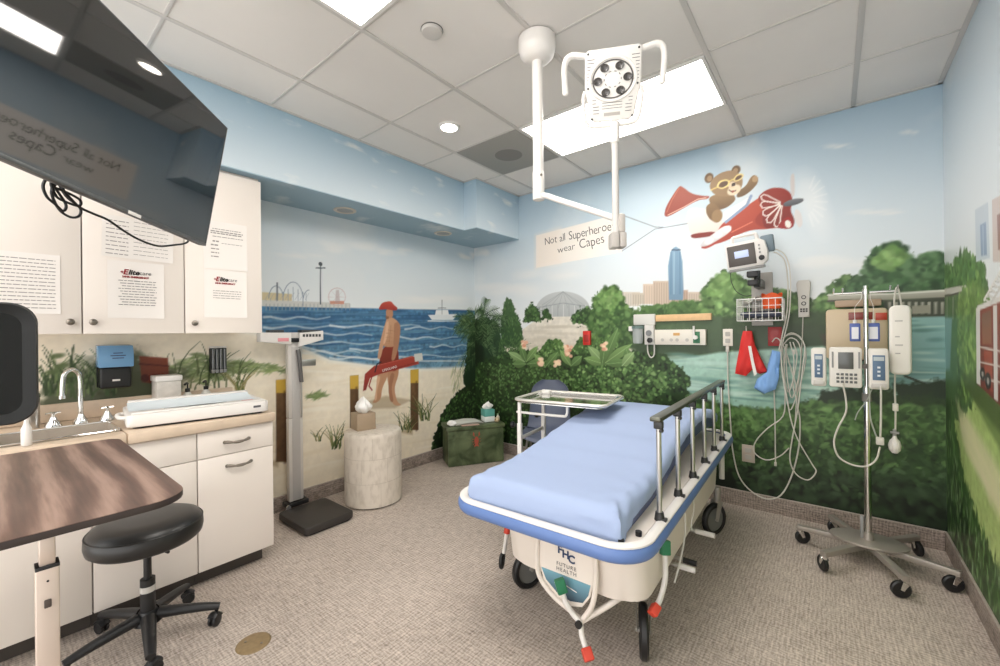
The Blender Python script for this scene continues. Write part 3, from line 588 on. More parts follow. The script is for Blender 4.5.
ML = Matrix(((0, 0, 1), (1, 0, 0), (0, 1, 0))).to_4x4()   # text plane facing +X
text('lettering', 'LIFEGUARD', .032, Matrix.Translation((XL + .0008, (q0[0] + q1[0]) / 2, (q0[1] + q1[1]) / 2)) @ ML @ Matrix.Rotation(a, 4, 'Z'), mat('white_lettering_paint', (230, 226, 220), .6), wl, .0004)
# ------------------------------------------------------------------ floor, ceiling, soffit, baseboards
def woven(name, rgb, dark, axis='z'):
    """linen look: two crossing sets of fine uneven threads"""
    m = bpy.data.materials.new(name); m.use_nodes = True; nt = m.node_tree; b = nt.nodes['Principled BSDF']; L = nt.links.new
    tc = nt.nodes.new('ShaderNodeTexCoord'); facs = []
    for d in (('X', 'Y') if axis == 'z' else ('X', 'Z')):
        w = nt.nodes.new('ShaderNodeTexWave'); w.wave_type = 'BANDS'; w.bands_direction = d; w.inputs['Scale'].default_value = 19; w.inputs['Distortion'].default_value = 7; w.inputs['Detail'].default_value = 3; w.inputs['Detail Scale'].default_value = 1.6; w.inputs['Detail Roughness'].default_value = .65
        L(tc.outputs['Object'], w.inputs['Vector']); facs.append(w)
    for sc in ((170, 14, 30), (14, 170, 170)):
        mp = nt.nodes.new('ShaderNodeMapping'); mp.inputs['Scale'].default_value = sc; L(tc.outputs['Object'], mp.inputs['Vector'])
        n = nt.nodes.new('ShaderNodeTexNoise'); n.inputs['Scale'].default_value = 1.0; n.inputs['Detail'].default_value = 2; L(mp.outputs['Vector'], n.inputs['Vector']); facs.append(n)
    n3 = nt.nodes.new('ShaderNodeTexNoise'); n3.inputs['Scale'].default_value = 2.5; n3.inputs['Detail'].default_value = 4; L(tc.outputs['Object'], n3.inputs['Vector']); facs.append(n3)
    acc = None
    for f, k in zip(facs, (.24, .24, .9, .9, .3)):
        mm = nt.nodes.new('ShaderNodeMath'); mm.operation = 'MULTIPLY_ADD'; mm.inputs[1].default_value = k; L(f.outputs['Fac'], mm.inputs[0])
        if acc: L(acc.outputs[0], mm.inputs[2])
        else: mm.inputs[2].default_value = 0
        acc = mm
    r = nt.nodes.new('ShaderNodeValToRGB'); r.color_ramp.elements[0].position = .0; r.color_ramp.elements[1].position = 1.0
    mr = nt.nodes.new('ShaderNodeMapRange'); mr.inputs['From Min'].default_value = .80; mr.inputs['From Max'].default_value = 1.72; L(acc.outputs[0], mr.inputs['Value']); L(mr.outputs[0], r.inputs['Fac'])
    r.color_ramp.elements[0].color = srgb(*dark); r.color_ramp.elements[1].color = srgb(*rgb)
    L(r.outputs['Color'], b.inputs['Base Color']); b.inputs['Roughness'].default_value = .55; b.inputs['Specular IOR Level'].default_value = .3
    bp = nt.nodes.new('ShaderNodeBump'); bp.inputs['Strength'].default_value = .15; bp.inputs['Distance'].default_value = .001; L(acc.outputs[0], bp.inputs['Height']); L(bp.outputs['Normal'], b.inputs['Normal'])
    return m
FLOOR = woven('woven_linen_vinyl', (216, 203, 191), (126, 113, 103))
BASEM = woven('woven_cove_vinyl', (184, 169, 158), (92, 82, 75), 'y')
fl = MB().box(XL - .1, XR + .1, YN, YB + .1, -.08, 0).build('floor', FLOOR); struct(fl)
def tile_mat():
    m = mat('ceiling_tile', (228, 224, 219), .85, bump=.25, bscale=420, var=.02, scale=3); return m
ce = MB().box(XL - .1, XR + .1, YN, YB + .1, H, H + .08).build('ceiling', tile_mat()); struct(ce)
GX = [.114 - .6096 * k for k in range(6)]; GY = [2.945 - .6096 * k for k in range(8)]
TBAR = mat('tee_bar_white', (204, 200, 195), .5)
g = MB()
for x in GX:
    if x > XS1: g.box(x - .012, x + .012, YN, YB, H - .006, H + .002, .0015)
for y in GY: g.box(XS1, XR, y - .0075, y + .0075, H - .0045, H + .002, .0015)
g.box(XR - .022, XR - .0005, YN, YB, H - .006, H + .001); g.box(XS2, XR, YB - .02, YB - .0005, H - .006, H + .001); g.box(XS1 + .0005, XS1 + .02, YN, YS, H - .006, H + .001)
g.box(XS1, XS2 + .02, YS - .02, YS - .0005, H - .006, H + .001); g.box(XS2 + .0005, XS2 + .02, YS, YB, H - .006, H + .001)
struct(g.build('trim_1', TBAR))

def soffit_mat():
    m = bpy.data.materials.new('soffit_sky_and_shade_paint'); m.use_nodes = True; nt = m.node_tree; b = nt.nodes['Principled BSDF']; L = nt.links.new
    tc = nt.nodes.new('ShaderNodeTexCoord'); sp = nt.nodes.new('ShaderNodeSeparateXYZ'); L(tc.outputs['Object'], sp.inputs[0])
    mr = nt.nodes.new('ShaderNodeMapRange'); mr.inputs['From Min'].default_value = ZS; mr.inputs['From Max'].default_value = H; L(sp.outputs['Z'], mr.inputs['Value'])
    r = nt.nodes.new('ShaderNodeValToRGB'); r.color_ramp.elements[0].color = srgb(150, 178, 194); r.color_ramp.elements[1].color = srgb(160, 188, 206); e_ = r.color_ramp.elements.new(.004); e_.color = srgb(150, 178, 194); e_ = r.color_ramp.elements.new(.02); e_.color = srgb(204, 217, 225); L(mr.outputs[0], r.inputs['Fac'])  # lowest band: shadow on the underside put into the colour as deeper blue
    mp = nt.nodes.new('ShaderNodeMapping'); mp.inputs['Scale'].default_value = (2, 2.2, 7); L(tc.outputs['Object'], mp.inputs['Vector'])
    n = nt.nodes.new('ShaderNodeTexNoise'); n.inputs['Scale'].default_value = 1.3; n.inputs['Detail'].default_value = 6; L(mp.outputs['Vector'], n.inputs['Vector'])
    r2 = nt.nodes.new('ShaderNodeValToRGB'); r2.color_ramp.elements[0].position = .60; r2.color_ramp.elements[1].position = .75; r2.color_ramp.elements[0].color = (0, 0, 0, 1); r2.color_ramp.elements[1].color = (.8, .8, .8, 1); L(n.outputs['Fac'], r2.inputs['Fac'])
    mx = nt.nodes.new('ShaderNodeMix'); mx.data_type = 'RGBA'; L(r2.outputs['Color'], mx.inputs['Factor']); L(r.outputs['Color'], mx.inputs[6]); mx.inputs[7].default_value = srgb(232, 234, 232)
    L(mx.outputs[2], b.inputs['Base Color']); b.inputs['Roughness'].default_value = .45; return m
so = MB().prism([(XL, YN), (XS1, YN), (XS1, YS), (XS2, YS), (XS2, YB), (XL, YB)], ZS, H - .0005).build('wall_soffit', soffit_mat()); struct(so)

CAP = mat('cove_cap_strip', (186, 174, 164), .45)
def base(name, x0, x1, y0, y1):
    o = struct(MB().box(x0, x1, y0, y1, 0, BH - .005, .001).build(name, BASEM))
    child(MB().box(x0 - .001, x1 + .001, y0 - .001, y1 + .001, BH - .005, BH, .001).build('cap_strip', CAP), o)
    return o
base('baseboard_left', XL + .001, XL + .009, 1.05, YB - .002); base('baseboard_back', XL + .010, XR - .010, YB - .009, YB - .001); base('baseboard_right', XR - .009, XR - .001, YN, YB - .002)

# ------------------------------------------------------------------ ceiling fittings
LITE = mat('light_diffuser', (255, 255, 255), .4, emit=(255, 249, 242), estr=7.5)
LFR = mat('light_frame_white', (228, 226, 222), .4)
def panel(x0, x1, y0, y1, label):
    t = thing('ceiling_light', label, 'ceiling light', ((x0 + x1) / 2, (y0 + y1) / 2, H - .014), group='recessed ceiling light panels')
    a, b = (x1 - x0) / 2 - .014, (y1 - y0) / 2 - .010
    f = MB(); f.box(-a, a, -b, -b + .016, .001, .0135); f.box(-a, a, b - .016, b, .001, .0135); f.box(-a, -a + .016, -b + .0161, b - .0161, .001, .0135); f.box(a - .016, a, -b + .0161, b - .0161, .001, .0135)
    f.build('light_frame', LFR, t)
    MB().box(-a + .0165, a - .0165, -b + .0165, b - .0165, .005, .0125, .002).build('diffuser', LITE, t)
    return t
panel(GX[3], GX[1], GY[1], GY[0], 'large bright ceiling light panel beyond the examination lamp head')
panel(GX[3], GX[1], GY[4], GY[3], 'bright ceiling light panel cut off by the top edge of the photo')
panel(GX[3], GX[1], GY[7], GY[6], 'added bright ceiling light panel, out of view at the near end of the room')  # unseen panel, added to even out the room light
WHT = mat('white_plastic', (226, 222, 217), .4, var=.012, scale=9)
t = thing('downlight', 'lit round white downlight in the ceiling tile before the square vent', 'downlight', (-2.059, 2.017, H))
MB().lathe([(.072, -.0005), (.072, -.010), (.064, -.016), (.056, -.014), (.056, -.0005)], 36).build('trim_ring', LFR, t); MB().lathe([(0, -.012), (.0555, -.012), (.0555, -.002), (0, -.002)], 32).build('lens', mat('downlight_lens', (255, 255, 255), .4, emit=(255, 244, 230), estr=14), t)
BRASSY = mat('downlight_beige_ring', (206, 196, 184), .4)
for (x, y, lab) in ((-2.976, 1.769, 'unlit round downlight under the soffit nearer the wall cabinets'), (-2.947, 2.789, 'unlit round downlight under the soffit near the room corner')):
    t = thing('downlight', lab, 'downlight', (x, y, ZS), group='unlit soffit downlights')
    MB().lathe([(.085, -.0005), (.085, -.006), (.078, -.010), (.066, -.008), (.060, -.0005)], 36).build('trim_ring', BRASSY, t)
    MB().lathe([(0, -.001), (.0595, -.001), (.0595, -.004), (.03, -.0035), (0, -.0035)], 32).build('reflector', mat('downlight_grey_lens', (150, 152, 152), .3, .3), t)
t = thing('smoke_detector', 'small white round detector cover on a ceiling tile', 'smoke detector', (-1.466, 1.33, H))
MB().lathe([(0, -.020), (.03, -.020), (.046, -.017), (.05, -.010), (.05, -.0005), (0, -.0005)], 36).build('cover', mat('detector_cover', (204, 200, 195), .5), t)
MB().lathe([(.0525, -.0002), (.0525, -.004), (.0505, -.004), (.0505, -.0002)], 36).build('gap_ring', mat('dark_gap', (90, 88, 86), .7), t)
t = thing('ceiling_vent', 'square grey perforated air diffuser in the ceiling near the soffit', 'air vent', ((GX[4] + GX[3]) / 2, (GY[0] + GY[1]) / 2, H))
VG = mat('vent_perforated_grey', (158, 156, 150), .6, .1, bump=.5, bscale=900)
MB().box(-.29, .29, -.295, .295, -.008, -.0008, .002).build('face_panel', VG, t)
MB().lathe([(0, -.0105), (.095, -.0105), (.11, -.0085), (0, -.0085)], 40).build('neck_disc', mat('vent_neck_dark', (126, 124, 120), .6), t)

# ------------------------------------------------------------------ light and colour management
W = bpy.data.worlds.new('world'); SC.world = W; W.use_nodes = True; bg = W.node_tree.nodes['Background']; bg.inputs[0].default_value = (1.0, .985, .965, 1); bg.inputs[1].default_value = 2.0
SC.view_settings.view_transform = 'Standard'; SC.view_settings.look = 'None'; SC.view_settings.gamma = 1.0; SC.view_settings.exposure = 0.66; SC.view_settings.use_curve_mapping = False
# ------------------------------------------------------------------ cabinets
CAB = mat('cream_laminate', (233, 224, 215), .42, var=.008, scale=5); CABIN = mat('cabinet_edge_shadow_grey', (120, 112, 106), .7)
STEEL = mat('brushed_steel', (196, 194, 190), .28, .95); CHROME = mat('chrome', (222, 222, 220), .10, 1.0); PEWTER = mat('pewter', (136, 128, 118), .3, .9)
BLK = mat('black_plastic', (24, 24, 25), .42); DARK = mat('dark_vinyl_kick', (66, 60, 55), .6); PAPER = mat('white_paper', (236, 230, 224), .8)
GREYTXT = mat('grey_print', (120, 116, 114), .8); DKTXT = mat('dark_print', (52, 48, 48), .8); REDTXT = mat('red_print', (150, 46, 52), .8); FAINT = mat('faint_text_print', (150, 144, 140), .8)
def face_x(x, y, z): return Matrix.Translation((x, y, z)) @ ML    # print plane facing +X
def knob(parent, x, y, z):
    k = MB().lathe([(0, .026), (.009, .0255), (.0145, .022), (.0155, .018), (.012, .013), (.006, .009), (.005, .003), (.008, .0005), (0, .0005)], 20, Matrix.Translation((x, y, z)) @ Matrix.Rotation(PI / 2, 4, 'Y')).build('knob', PEWTER, parent); k['label'] = 'round pewter knob'
for (y0, y1, ky, lab) in ((.6805, 1.0745, .721, 'cream wall cabinet at the end of the row, beside the sea mural'), (.2835, .6785, .318, 'cream wall cabinet with two sheets of paper, behind the television corner'), (-.115, .2815, .242, 'cream wall cabinet cut off by the left edge, one typed sheet on it')):
    t = thing('wall_cabinet', lab, 'cabinet', (-2.98, (y0 + y1) / 2, 1.322), world=True, group=None)
    b = MB(); b.box(XL + .002, -2.7855, y0 + .001, y1 - .001, 1.324, 2.258); b.build('body', CAB, t)
    d = MB().box(-2.785, -2.765, y0 + .0015, y1 - .0015, 1.322, 2.26, .002).build('door', CAB, t); knob(d, -2.7652, ky, 1.378)
sh = struct(MB().box(XL, -2.80, -.5, 1.0725, 2.262, ZS - .001).build('trim_2', CAB))
def pull(parent, x, y, z, w=.118):
    m = MB(); h = w / 2
    m.tube([(x + .002, y - h, z), (x + .018, y - h + .008, z + .002), (x + .026, y - h * .45, z - .002), (x + .027, y, z - .004), (x + .026, y + h * .45, z - .002), (x + .018, y + h - .008, z + .002), (x + .002, y + h, z)], lambda q: .0056 + .0026 * abs(math.sin(q * PI * 3)), 10, 5)
    for s in (-1, 1): m.cyl((x, y + s * h, z), (x + .004, y + s * h, z), .009, n=14)
    m.tube([(x + .0265, y - .012, z - .004), (x + .028, y, z - .004), (x + .0265, y + .012, z - .004)], .0075, 10, 4); m.build('handle', PEWTER, parent)
KZ = .085
def base_cabinet(y0, y1, lab, kind):
    t = thing('base_cabinet', lab, 'cabinet', (-2.87, (y0 + y1) / 2, 0), world=True)
    MB().box(XL + .011, -2.5705, y0 + .0005, y1 - .0005, KZ, .8065 if kind == 'end' else .690).build('body', CAB, t)
    if kind != 'end': MB().box(-2.6, -2.5705, y0 + .0005, y1 - .0005, .6905, .8065).build('front_rail', CAB, t)
    MB().box(XL + .011, -2.618, y0 + .0005, y1 - (.04 if kind == 'end' else .0005), .001, KZ - .0005).build('toe_kick', DARK, t)
    a, b = y0 + .002, y1 - .002
    if kind == 'end':
        d = MB().box(-2.57, -2.55, a, b, .668, .803, .002).build('drawer', CAB, t); pull(d, -2.55, .855, .733)
        d = MB().box(-2.57, -2.55, a, b, KZ, .664, .002).build('drawer', CAB, t); pull(d, -2.55, .865, .604); d['label'] = 'deep lower drawer front'
    else:
        MB().box(-2.57, -2.55, a, b, .668, .803, .002).build('false_drawer_front', CAB, t); MB().box(-2.57, -2.55, a, b, KZ, .664, .002).build('door', CAB, t)
base_cabinet(.673, 1.043, 'cream base cabinet with two pewter drawer pulls, at the scale end', 'end')
base_cabinet(.285, .672, 'cream base cabinet behind the rolling stool, under the sink end', 'door')
base_cabinet(-.105, .284, 'cream base cabinet behind the table leg, cut by the left edge', 'door')
CTR = mat('beige_laminate_top', (206, 186, 164), .38, var=.06, scale=18)
t = thing('countertop', 'beige laminate worktop running along the base cabinets to the scale', 'worktop', (-2.86, .3, .81), world=True)
SY0, SY1, SX0, SX1 = .0, .40, -2.96, -2.63
m = MB(); m.box(XL + .011, -2.525, SY1, 1.05, .8075, .862, .012); m.box(XL + .011, -2.525, -.5, SY0, .8075, .862, .012); m.box(SX1, -2.525, SY0 - .001, SY1 + .001, .8075, .862, .012); m.box(XL + .011, SX0, SY0 - .001, SY1 + .001, .8075, .862, .006)
m.build('slab', CTR, t); MB().box(XL + .0015, XL + .020, -.5, 1.045, .863, .957, .004).build('backsplash', CTR, t)
t = thing('sink', 'stainless steel sink basin let into the beige worktop', 'sink', (-2.8, .22, .7), world=True)
m = MB(); z0 = .70
m.grid(1, 1, lambda u, v: (SX0 + .008 + u * (SX1 - SX0 - .016), SY0 + .008 + v * (SY1 - SY0 - .016), z0))
for (a, b) in (((SX0, SY0), (SX1, SY0)), ((SX1, SY0), (SX1, SY1)), ((SX1, SY1), (SX0, SY1)), ((SX0, SY1), (SX0, SY0))):
    cx, cy = (SX0 + SX1) / 2, (SY0 + SY1) / 2; k = lambda p: (p[0] + (.008 if p[0] < cx else -.008), p[1] + (.008 if p[1] < cy else -.008))
    m.add([(*k(a), z0), (*k(b), z0), (*k(b), .866), (*k(a), .866)], [(0, 1, 2, 3)])
m.build('basin', mat('sink_steel', (206, 196, 184), .38, .55), t)
r = MB(); P = [((SX0 + SX1) / 2 + x, (SY0 + SY1) / 2 + y, .8665) for x, y in rounded(SX1 - SX0 - .012, SY1 - SY0 - .012, .03)]
r.tube(P, .0045, 8, 0, True); r.build('rim', CHROME, t); MB().lathe([(0, .001), (.03, .001), (.036, .003), (.038, .0005)], 24, Matrix.Translation((-2.8, .22, .7))).build('drain', CHROME, t)
fx, fy = -3.03, .30
t = thing('faucet', 'chrome gooseneck faucet with two cross handles behind the sink', 'faucet', (fx, fy, .862), world=True)
BELL = [(0, .05), (.010, .05), (.013, .042), (.016, .034), (.026, .018), (.031, .004), (.031, .0005), (0, .0005)]
m = MB().lathe(BELL, 24, Matrix.Translation((fx, fy, .8625)))
dx, dy = .22, -.97
m.tube([(fx, fy, .90), (fx, fy, 1.02), (fx, fy, 1.085), (fx + dx * .008, fy + dy * .008, 1.122), (fx + dx * .033, fy + dy * .033, 1.142), (fx + dx * .058, fy + dy * .058, 1.122), (fx + dx * .066, fy + dy * .066, 1.08), (fx + dx * .068, fy + dy * .068, 1.01)], .0105, 14, 5)
m.cyl((fx + dx * .068, fy + dy * .068, 1.015), (fx + dx * .068, fy + dy * .068, .998), .0135); m.build('spout', CHROME, t)
for k in (-.098, .098):
    h = MB().lathe(BELL, 24, Matrix.Translation((fx + .01, fy + k, .8625))); h.cyl((fx + .01, fy + k, .91), (fx + .01, fy + k, .932), .007)
    for a in (0.3, 0.3 + PI / 2): h.tube([(fx + .01 - .026 * math.cos(a), fy + k - .026 * math.sin(a), .93), (fx + .01, fy + k, .931), (fx + .01 + .026 * math.cos(a), fy + k + .026 * math.sin(a), .93)], .0052, 8, 2)
    h.build('cross_handle', CHROME, t)
t = thing('steel_canister', 'slim steel canister standing behind the sink beside the black monitor', 'canister', (-3.06, .135, .8625))
MB().lathe([(0, .001), (.026, .001), (.027, .004), (.027, .15), (.0, .15)], 24).build('body', STEEL, t); MB().lathe([(0, .1505), (.0285, .1505), (.0285, .165), (.024, .17), (0, .17)], 24).build('lid', CHROME, t)
t = thing('soap_bottle', 'white pointed soap bottle at the near corner of the sink', 'bottle', (-2.585, .098, .8625))
MB().lathe([(0, .001), (.014, .001), (.016, .004), (.016, .07), (.008, .09), (0, .09)], 20).build('body', WHT, t); MB().lathe([(0, .0905), (.008, .0905), (.006, .108), (0, .110)], 14).build('cap', WHT, t)

# ------------------------------------------------------------------ sheets taped to the cabinets
def sheet(name, lab, y0, y1, z0, z1, lines, rot=0.0, logo=False, group=None, ragged=False):
    cx, cz = (y0 + y1) / 2, (z0 + z1) / 2; w, h = y1 - y0, z1 - z0
    t = thing(name, lab, 'paper sheet', (-2.7645, cx, cz), world=True, group=group)
    R = face_x(-2.7640, cx, cz) @ Matrix.Rotation(rot, 4, 'Z')
    m = MB().grid(6, 6, lambda u, v: R @ Vector(((u - .5) * w, (v - .5) * h, .0006 + .004 * (max(0, u - .75) + max(0, .2 - v)) ** 2 * 4))); m.build('page', PAPER, t)
    g = MB(); rr = random.Random(len(lab))
    for (fx0, fx1, fz, th) in lines:
        x = fx0
        while x < fx1 - .01:
            L = min(fx1 - x, rr.uniform(.03, .12)); a = (x - .5) * w; b = (x + L - .5) * w; zz = (.5 - fz) * h
            g.add([R @ Vector((a, zz - th, .0022)), R @ Vector((b, zz - th, .0022)), R @ Vector((b, zz + th, .0022)), R @ Vector((a, zz + th, .0022))], [(0, 1, 2, 3)]); x += L + .016
    if g.v: g.build('print', FAINT if not logo or ragged else GREYTXT, t)
    if logo:
        S = w / .22
        text('logo', 'E', .036 * S, R @ Matrix.Translation((-.044 * S, h * .5 - .055 * S, .0022)), REDTXT, t, shear=.2, bold=.0012); text('logo', 'lite', .034 * S, R @ Matrix.Translation((-.012 * S, h * .5 - .055 * S, .0022)), DKTXT, t, shear=.25, bold=.0012); text('logo', 'care', .028 * S, R @ Matrix.Translation((.034 * S, h * .5 - .055 * S, .0022)), GREYTXT, t)
        m = MB(); 
        for (a, b, c_, d) in ((-.062, -.050, -.002, .002), (-.058, -.054, -.006, .006)): m.add([R @ Vector((x * S, h * .5 - .055 * S + z * S, .0023)) for x, z in ((a, c_), (b, c_), (b, d), (a, d))], [(0, 1, 2, 3)])
        m.build('red_cross', REDTXT, t)
        text('logo', '24HR EMERGENCY', .0125 * S, R @ Matrix.Translation((-.004 * S, h * .5 - .078 * S, .0022)), REDTXT, t, bold=.0006)
    return t
body = [(.18 + .03 * (k % 3), .86 - .03 * (k % 2), .34 + k * .047, .0016) for k in range(10)]
sheet('notice_sheet', 'typed notice sheet on the cabinet door at the left edge', .0, .212, 1.414, 1.682, [(.06, .93, .10 + k * .062, .0018) for k in range(14)])
sheet('chart_sheet', 'landscape chart sheet half hidden by the television corner', .352, .631, 1.700, 1.905, [(.05, .35, .12 + k * .1, .002) for k in range(9)] + [(.42, .92, .08 + k * .1, .0012) for k in range(9)], -.02)
sheet('notice_sheet', 'notice sheet with red and black logo below the chart sheet', .370, .590, 1.400, 1.686, body, 0, True)
sheet('notice_sheet', 'typed sheet on the end cabinet door, upper of two', .768, .992, 1.692, 1.968, [(.2, .85, .16, .002), (.16, .9, .21, .003), (.16, .88, .25, .003), (.2, .9, .32, .002), (.2, .34, .42, .004), (.4, .88, .45, .0015), (.16, .32, .5, .004), (.16, .34, .58, .003), (.16, .34, .66, .003), (.16, .34, .74, .003)], .01)
sheet('notice_sheet', 'sheet with red and black logo on the end cabinet door, lower of two', .769, .988, 1.412, 1.688, [(.2, .86, .44 + k * .05, .0016) for k in range(4)], 0, True, ragged=True)

# ------------------------------------------------------------------ on the worktop and the wall behind
def MY(o, a): return Matrix.Translation(o) @ Matrix.Rotation(a, 4, 'Z')
t = thing('baby_scale', 'white infant scale with a pale blue tray on the worktop', 'baby scale', (-2.752, .733, .8625), rz=math.radians(-7))
W2, D2 = .305, .195      # half length along y, half depth along x
m = MB(); m.prism(rounded(2 * D2, 2 * W2, .03), .010, .070, bev=.008)
m.box(-D2 + .005, -D2 + .05, -W2 + .02, W2 - .03, .06, .100, .006); m.build('housing', WHT, t)
MB().grid(10, 20, lambda u, v: (-D2 + .055 + u * (2 * D2 - .14), -W2 + .015 + v * (2 * W2 - .05), .0712 + .020 * (2 * u - 1) ** 2 * (1 if u < .5 else .35))).build('tray_liner', mat('pale_blue_liner', (222, 232, 238), .5), t)
m = MB(); m.box(D2 - .075, D2 - .008, -W2 + .02, W2 - .02, .0705, .078, .003); m.build('front_ledge', WHT, t)
MB().prism([(D2 - .066 + .028 * (1 - (2 * k / 12 - 1) ** 2), -.16 + .27 * k / 12) for k in range(13)], .0782, .0805).build('display_panel', mat('grey_display_panel', (122, 126, 128), .3), t)
MB().box(D2 - .055, D2 - .045, -.06, .06, .0807, .0815).build('screen', mat('lcd_dark', (70, 76, 74), .2), t)
MB().box(D2 - .06, D2 - .05, .18, .235, .0782, .0788).build('pink_stripe', mat('pink_print', (226, 150, 156), .6), t)
MB().box(D2 + .0002, D2 + .0012, .225, .262, .038, .050, .0005).build('badge', mat('badge_dark', (84, 84, 88), .5), t)
m = MB(); m.tube([(-.02, -W2 + .004, .05), (-.01, -W2 - .022, .052), (.05, -W2 - .026, .052), (.10, -W2 - .018, .05), (.11, -W2 + .004, .048)], .010, 8, 4); m.build('handle', WHT, t)
MB().prism(rounded(2 * D2 - .04, 2 * W2 - .05, .03), .0008, .0098).build('foot_skirt', BLK, t)
t = thing('lidded_box', 'white wood-grain box with a lid against the backsplash', 'box', (-3.115, .672, .8625))
WD = mat('whitewashed_box', (206, 200, 192), .7, var=.12, scale=22)
MB().box(-.062, .062, -.058, .058, .001, .178, .004).build('body', WD, t); MB().box(-.066, .066, -.064, .064, .1785, .212, .006).build('lid', WHT, t)
for (y, hz, lab) in ((.772, .10, 'small pump bottle behind the infant scale, beside the white box'), (.868, .105, 'small pump bottle behind the infant scale, below the black tube rack')):
    t = thing('pump_bottle', lab, 'bottle', (-3.10, y, .8625)); MB().lathe([(0, .001), (.023, .001), (.025, .005), (.025, hz - .02), (.012, hz), (0, hz)], 20).build('body', mat('frosted_bottle', (198, 196, 188), .3), t)
    MB().cyl((0, 0, hz + .0005), (0, 0, hz + .022), .013).build('cap', BLK, t); m = MB(); m.cyl((0, 0, hz + .0225), (0, 0, hz + .05), .004); m.tube([(0, 0, hz + .05), (.012, -.008, hz + .055), (.034, -.022, hz + .05)], .007, 8, 3); m.build('pump_head', BLK, t)
t = thing('paper_towel_dispenser', 'blue and black paper towel dispenser on the wall above the sink', 'dispenser', (XL + .001, .45, 1.02), rz=0)
PB = mat('blue_translucent_cover', (112, 160, 202), .22, coat=.3)
MB().box(.0055, .085, -.066, .066, .0, .118, .012, 3).build('lower_body', BLK, t); MB().box(.0005, .005, -.07, .07, .005, .235).build('mounting_plate', BLK, t)
MB().prism([(.0055, .1185), (.098, .1185), (.104, .15), (.100, .205), (.078, .238), (.0055, .242)], -.074, .074, Matrix(((1, 0, 0, 0), (0, 0, 1, 0), (0, 1, 0, 0), (0, 0, 0, 1))), bev=.006).build('cover', PB, t)
MB().box(.0852, .0872, -.016, .016, .04, .05, .0008).build('badge', WHT, t)
m = MB()
for k, w in ((0, .03), (1, .038), (2, .026)): m.box(.1048 - k * .0005, .1056 - k * .0005, -w + .012, w, .166 + k * .014, .171 + k * .014)
m.build('white_print', mat('navy_print', (44, 62, 96), .5), t)
t = thing('tube_rack', 'black wall rack of four specula tubes over the worktop', 'tube rack', (XL + .001, .961, 1.06))
MB().box(.001, .03, -.047, .047, 0, .165, .003).build('mounting_plate', BLK, t); MB().box(.001, .033, -.047, .047, .1655, .178, .003).build('top_band', WHT, t)
for k in range(4):
    y = -.033 + k * .022; MB().cyl((.041, y, .028), (.041, y, .16), .0095, n=16).build('tube', mat('smoky_tube', (88, 90, 90), .15, coat=.5), t); MB().lathe([(0, -.012), (.008, -.011), (.0105, -.004), (.0105, .010), (0, .010)], 14, Matrix.Translation((.041, y, .014))).build('knob', mat('rack_knob', (150, 150, 148), .3), t)

# ------------------------------------------------------------------ television on a ceiling pole
P1 = Vector((-2.232, .7203, 2.292)); ex = Vector((-.715, .6977, -.044)).normalized(); e0 = Vector((.0756, .1415, .987)); ey = e0.cross(ex).normalized(); ez = ex.cross(ey); 
TVM = Matrix((ex, ey, ez)).transposed().to_4x4(); TVM.translation = P1
TW, TH = 1.02, .574
t = thing('television', 'large black flat television tilted down at the upper left', 'television', P1 + ey * .06 - ex * .45, world=True)
SCR = mat('glossy_screen', (14, 15, 16), .04, spec=.9, coat=1.0); TVB = mat('tv_black_shell', (36, 37, 38), .45); BEZ = mat('tv_bezel_grey', (96, 98, 98), .35, .4)
MB().prism([(-TW, -TH), (0, -TH), (0, 0), (-TW, 0)], 0, .034, TVM @ Matrix(((1, 0, 0, 0), (0, 0, 1, 0), (0, 1, 0, 0), (0, 0, 0, 1))), bev=.004).build('shell', TVB, t)
MB().box(-TW * .85, -TW * .15, .0342, .065, -TH * .85, -TH * .3, .02, M=TVM).build('rear_housing', TVB, t)
m = MB(); b = .0045
for (x0, x1, z0, z1) in ((-TW, 0, -b, 0), (-TW, 0, -TH, -TH + .012), (-TW, -TW + b, -TH + .0121, -b - .0001), (-b, 0, -TH + .0121, -b - .0001)): m.box(x0, x1, -.004, -.0002, z0, z1, .001, M=TVM)
m.build('bezel', BEZ, t)
MB().box(-TW + b + .0005, -b - .0005, -.0022, -.0002, -TH + .0126, -b - .0006, M=TVM).build('screen', SCR, t)
MB().box(-.47, -.41, -.0062, -.0042, -TH - .003, -TH + .009, .001, M=TVM).build('badge', WHT, t)
c0 = TVM @ Vector((-.51, .085, -.25))
t = thing('ceiling_mount', 'black ceiling pole and bracket carrying the television', 'mount', (c0.x, c0.y, H - .005), world=True)
MB().box(-.63, -.39, .0655, .078, -.36, -.14, .004, M=TVM).build('bracket_plate', BLK, t)
MB().tube([TVM @ Vector((-.51, .079, -.25)), TVM @ Vector((-.51, .13, -.24)), TVM @ Vector((-.51, .16, -.20))], .022, 12, 3).build('tilt_arm', BLK, t)
pp = TVM @ Vector((-.51, .17, -.22)); MB().cyl((pp.x, pp.y, pp.z - .03), (pp.x, pp.y, H - .015), .021).build('pole', BLK, t); MB().lathe([(0, 0), (.08, 0), (.075, .012), (0, .012)], 28, Matrix.Translation((pp.x, pp.y, H - .0185))).build('ceiling_plate', BLK, t)
def tvp(px, py, off): # a point on a plane just behind the screen
    d = ray(px, py); k = ((P1 + ey * off) - Vector((0, 0, EYE))).dot(ey) / d.dot(ey); return Vector((0, 0, EYE)) + d * k
m = MB(); m.tube([tvp(x, y, .085) for x, y in ((70, 170), (62, 186), (72, 200), (81, 208), (94, 214), (108, 220), (124, 231), (140, 240), (158, 246), (174, 245), (186, 243), (189, 238), (188, 228))], .0042, 8, 4)
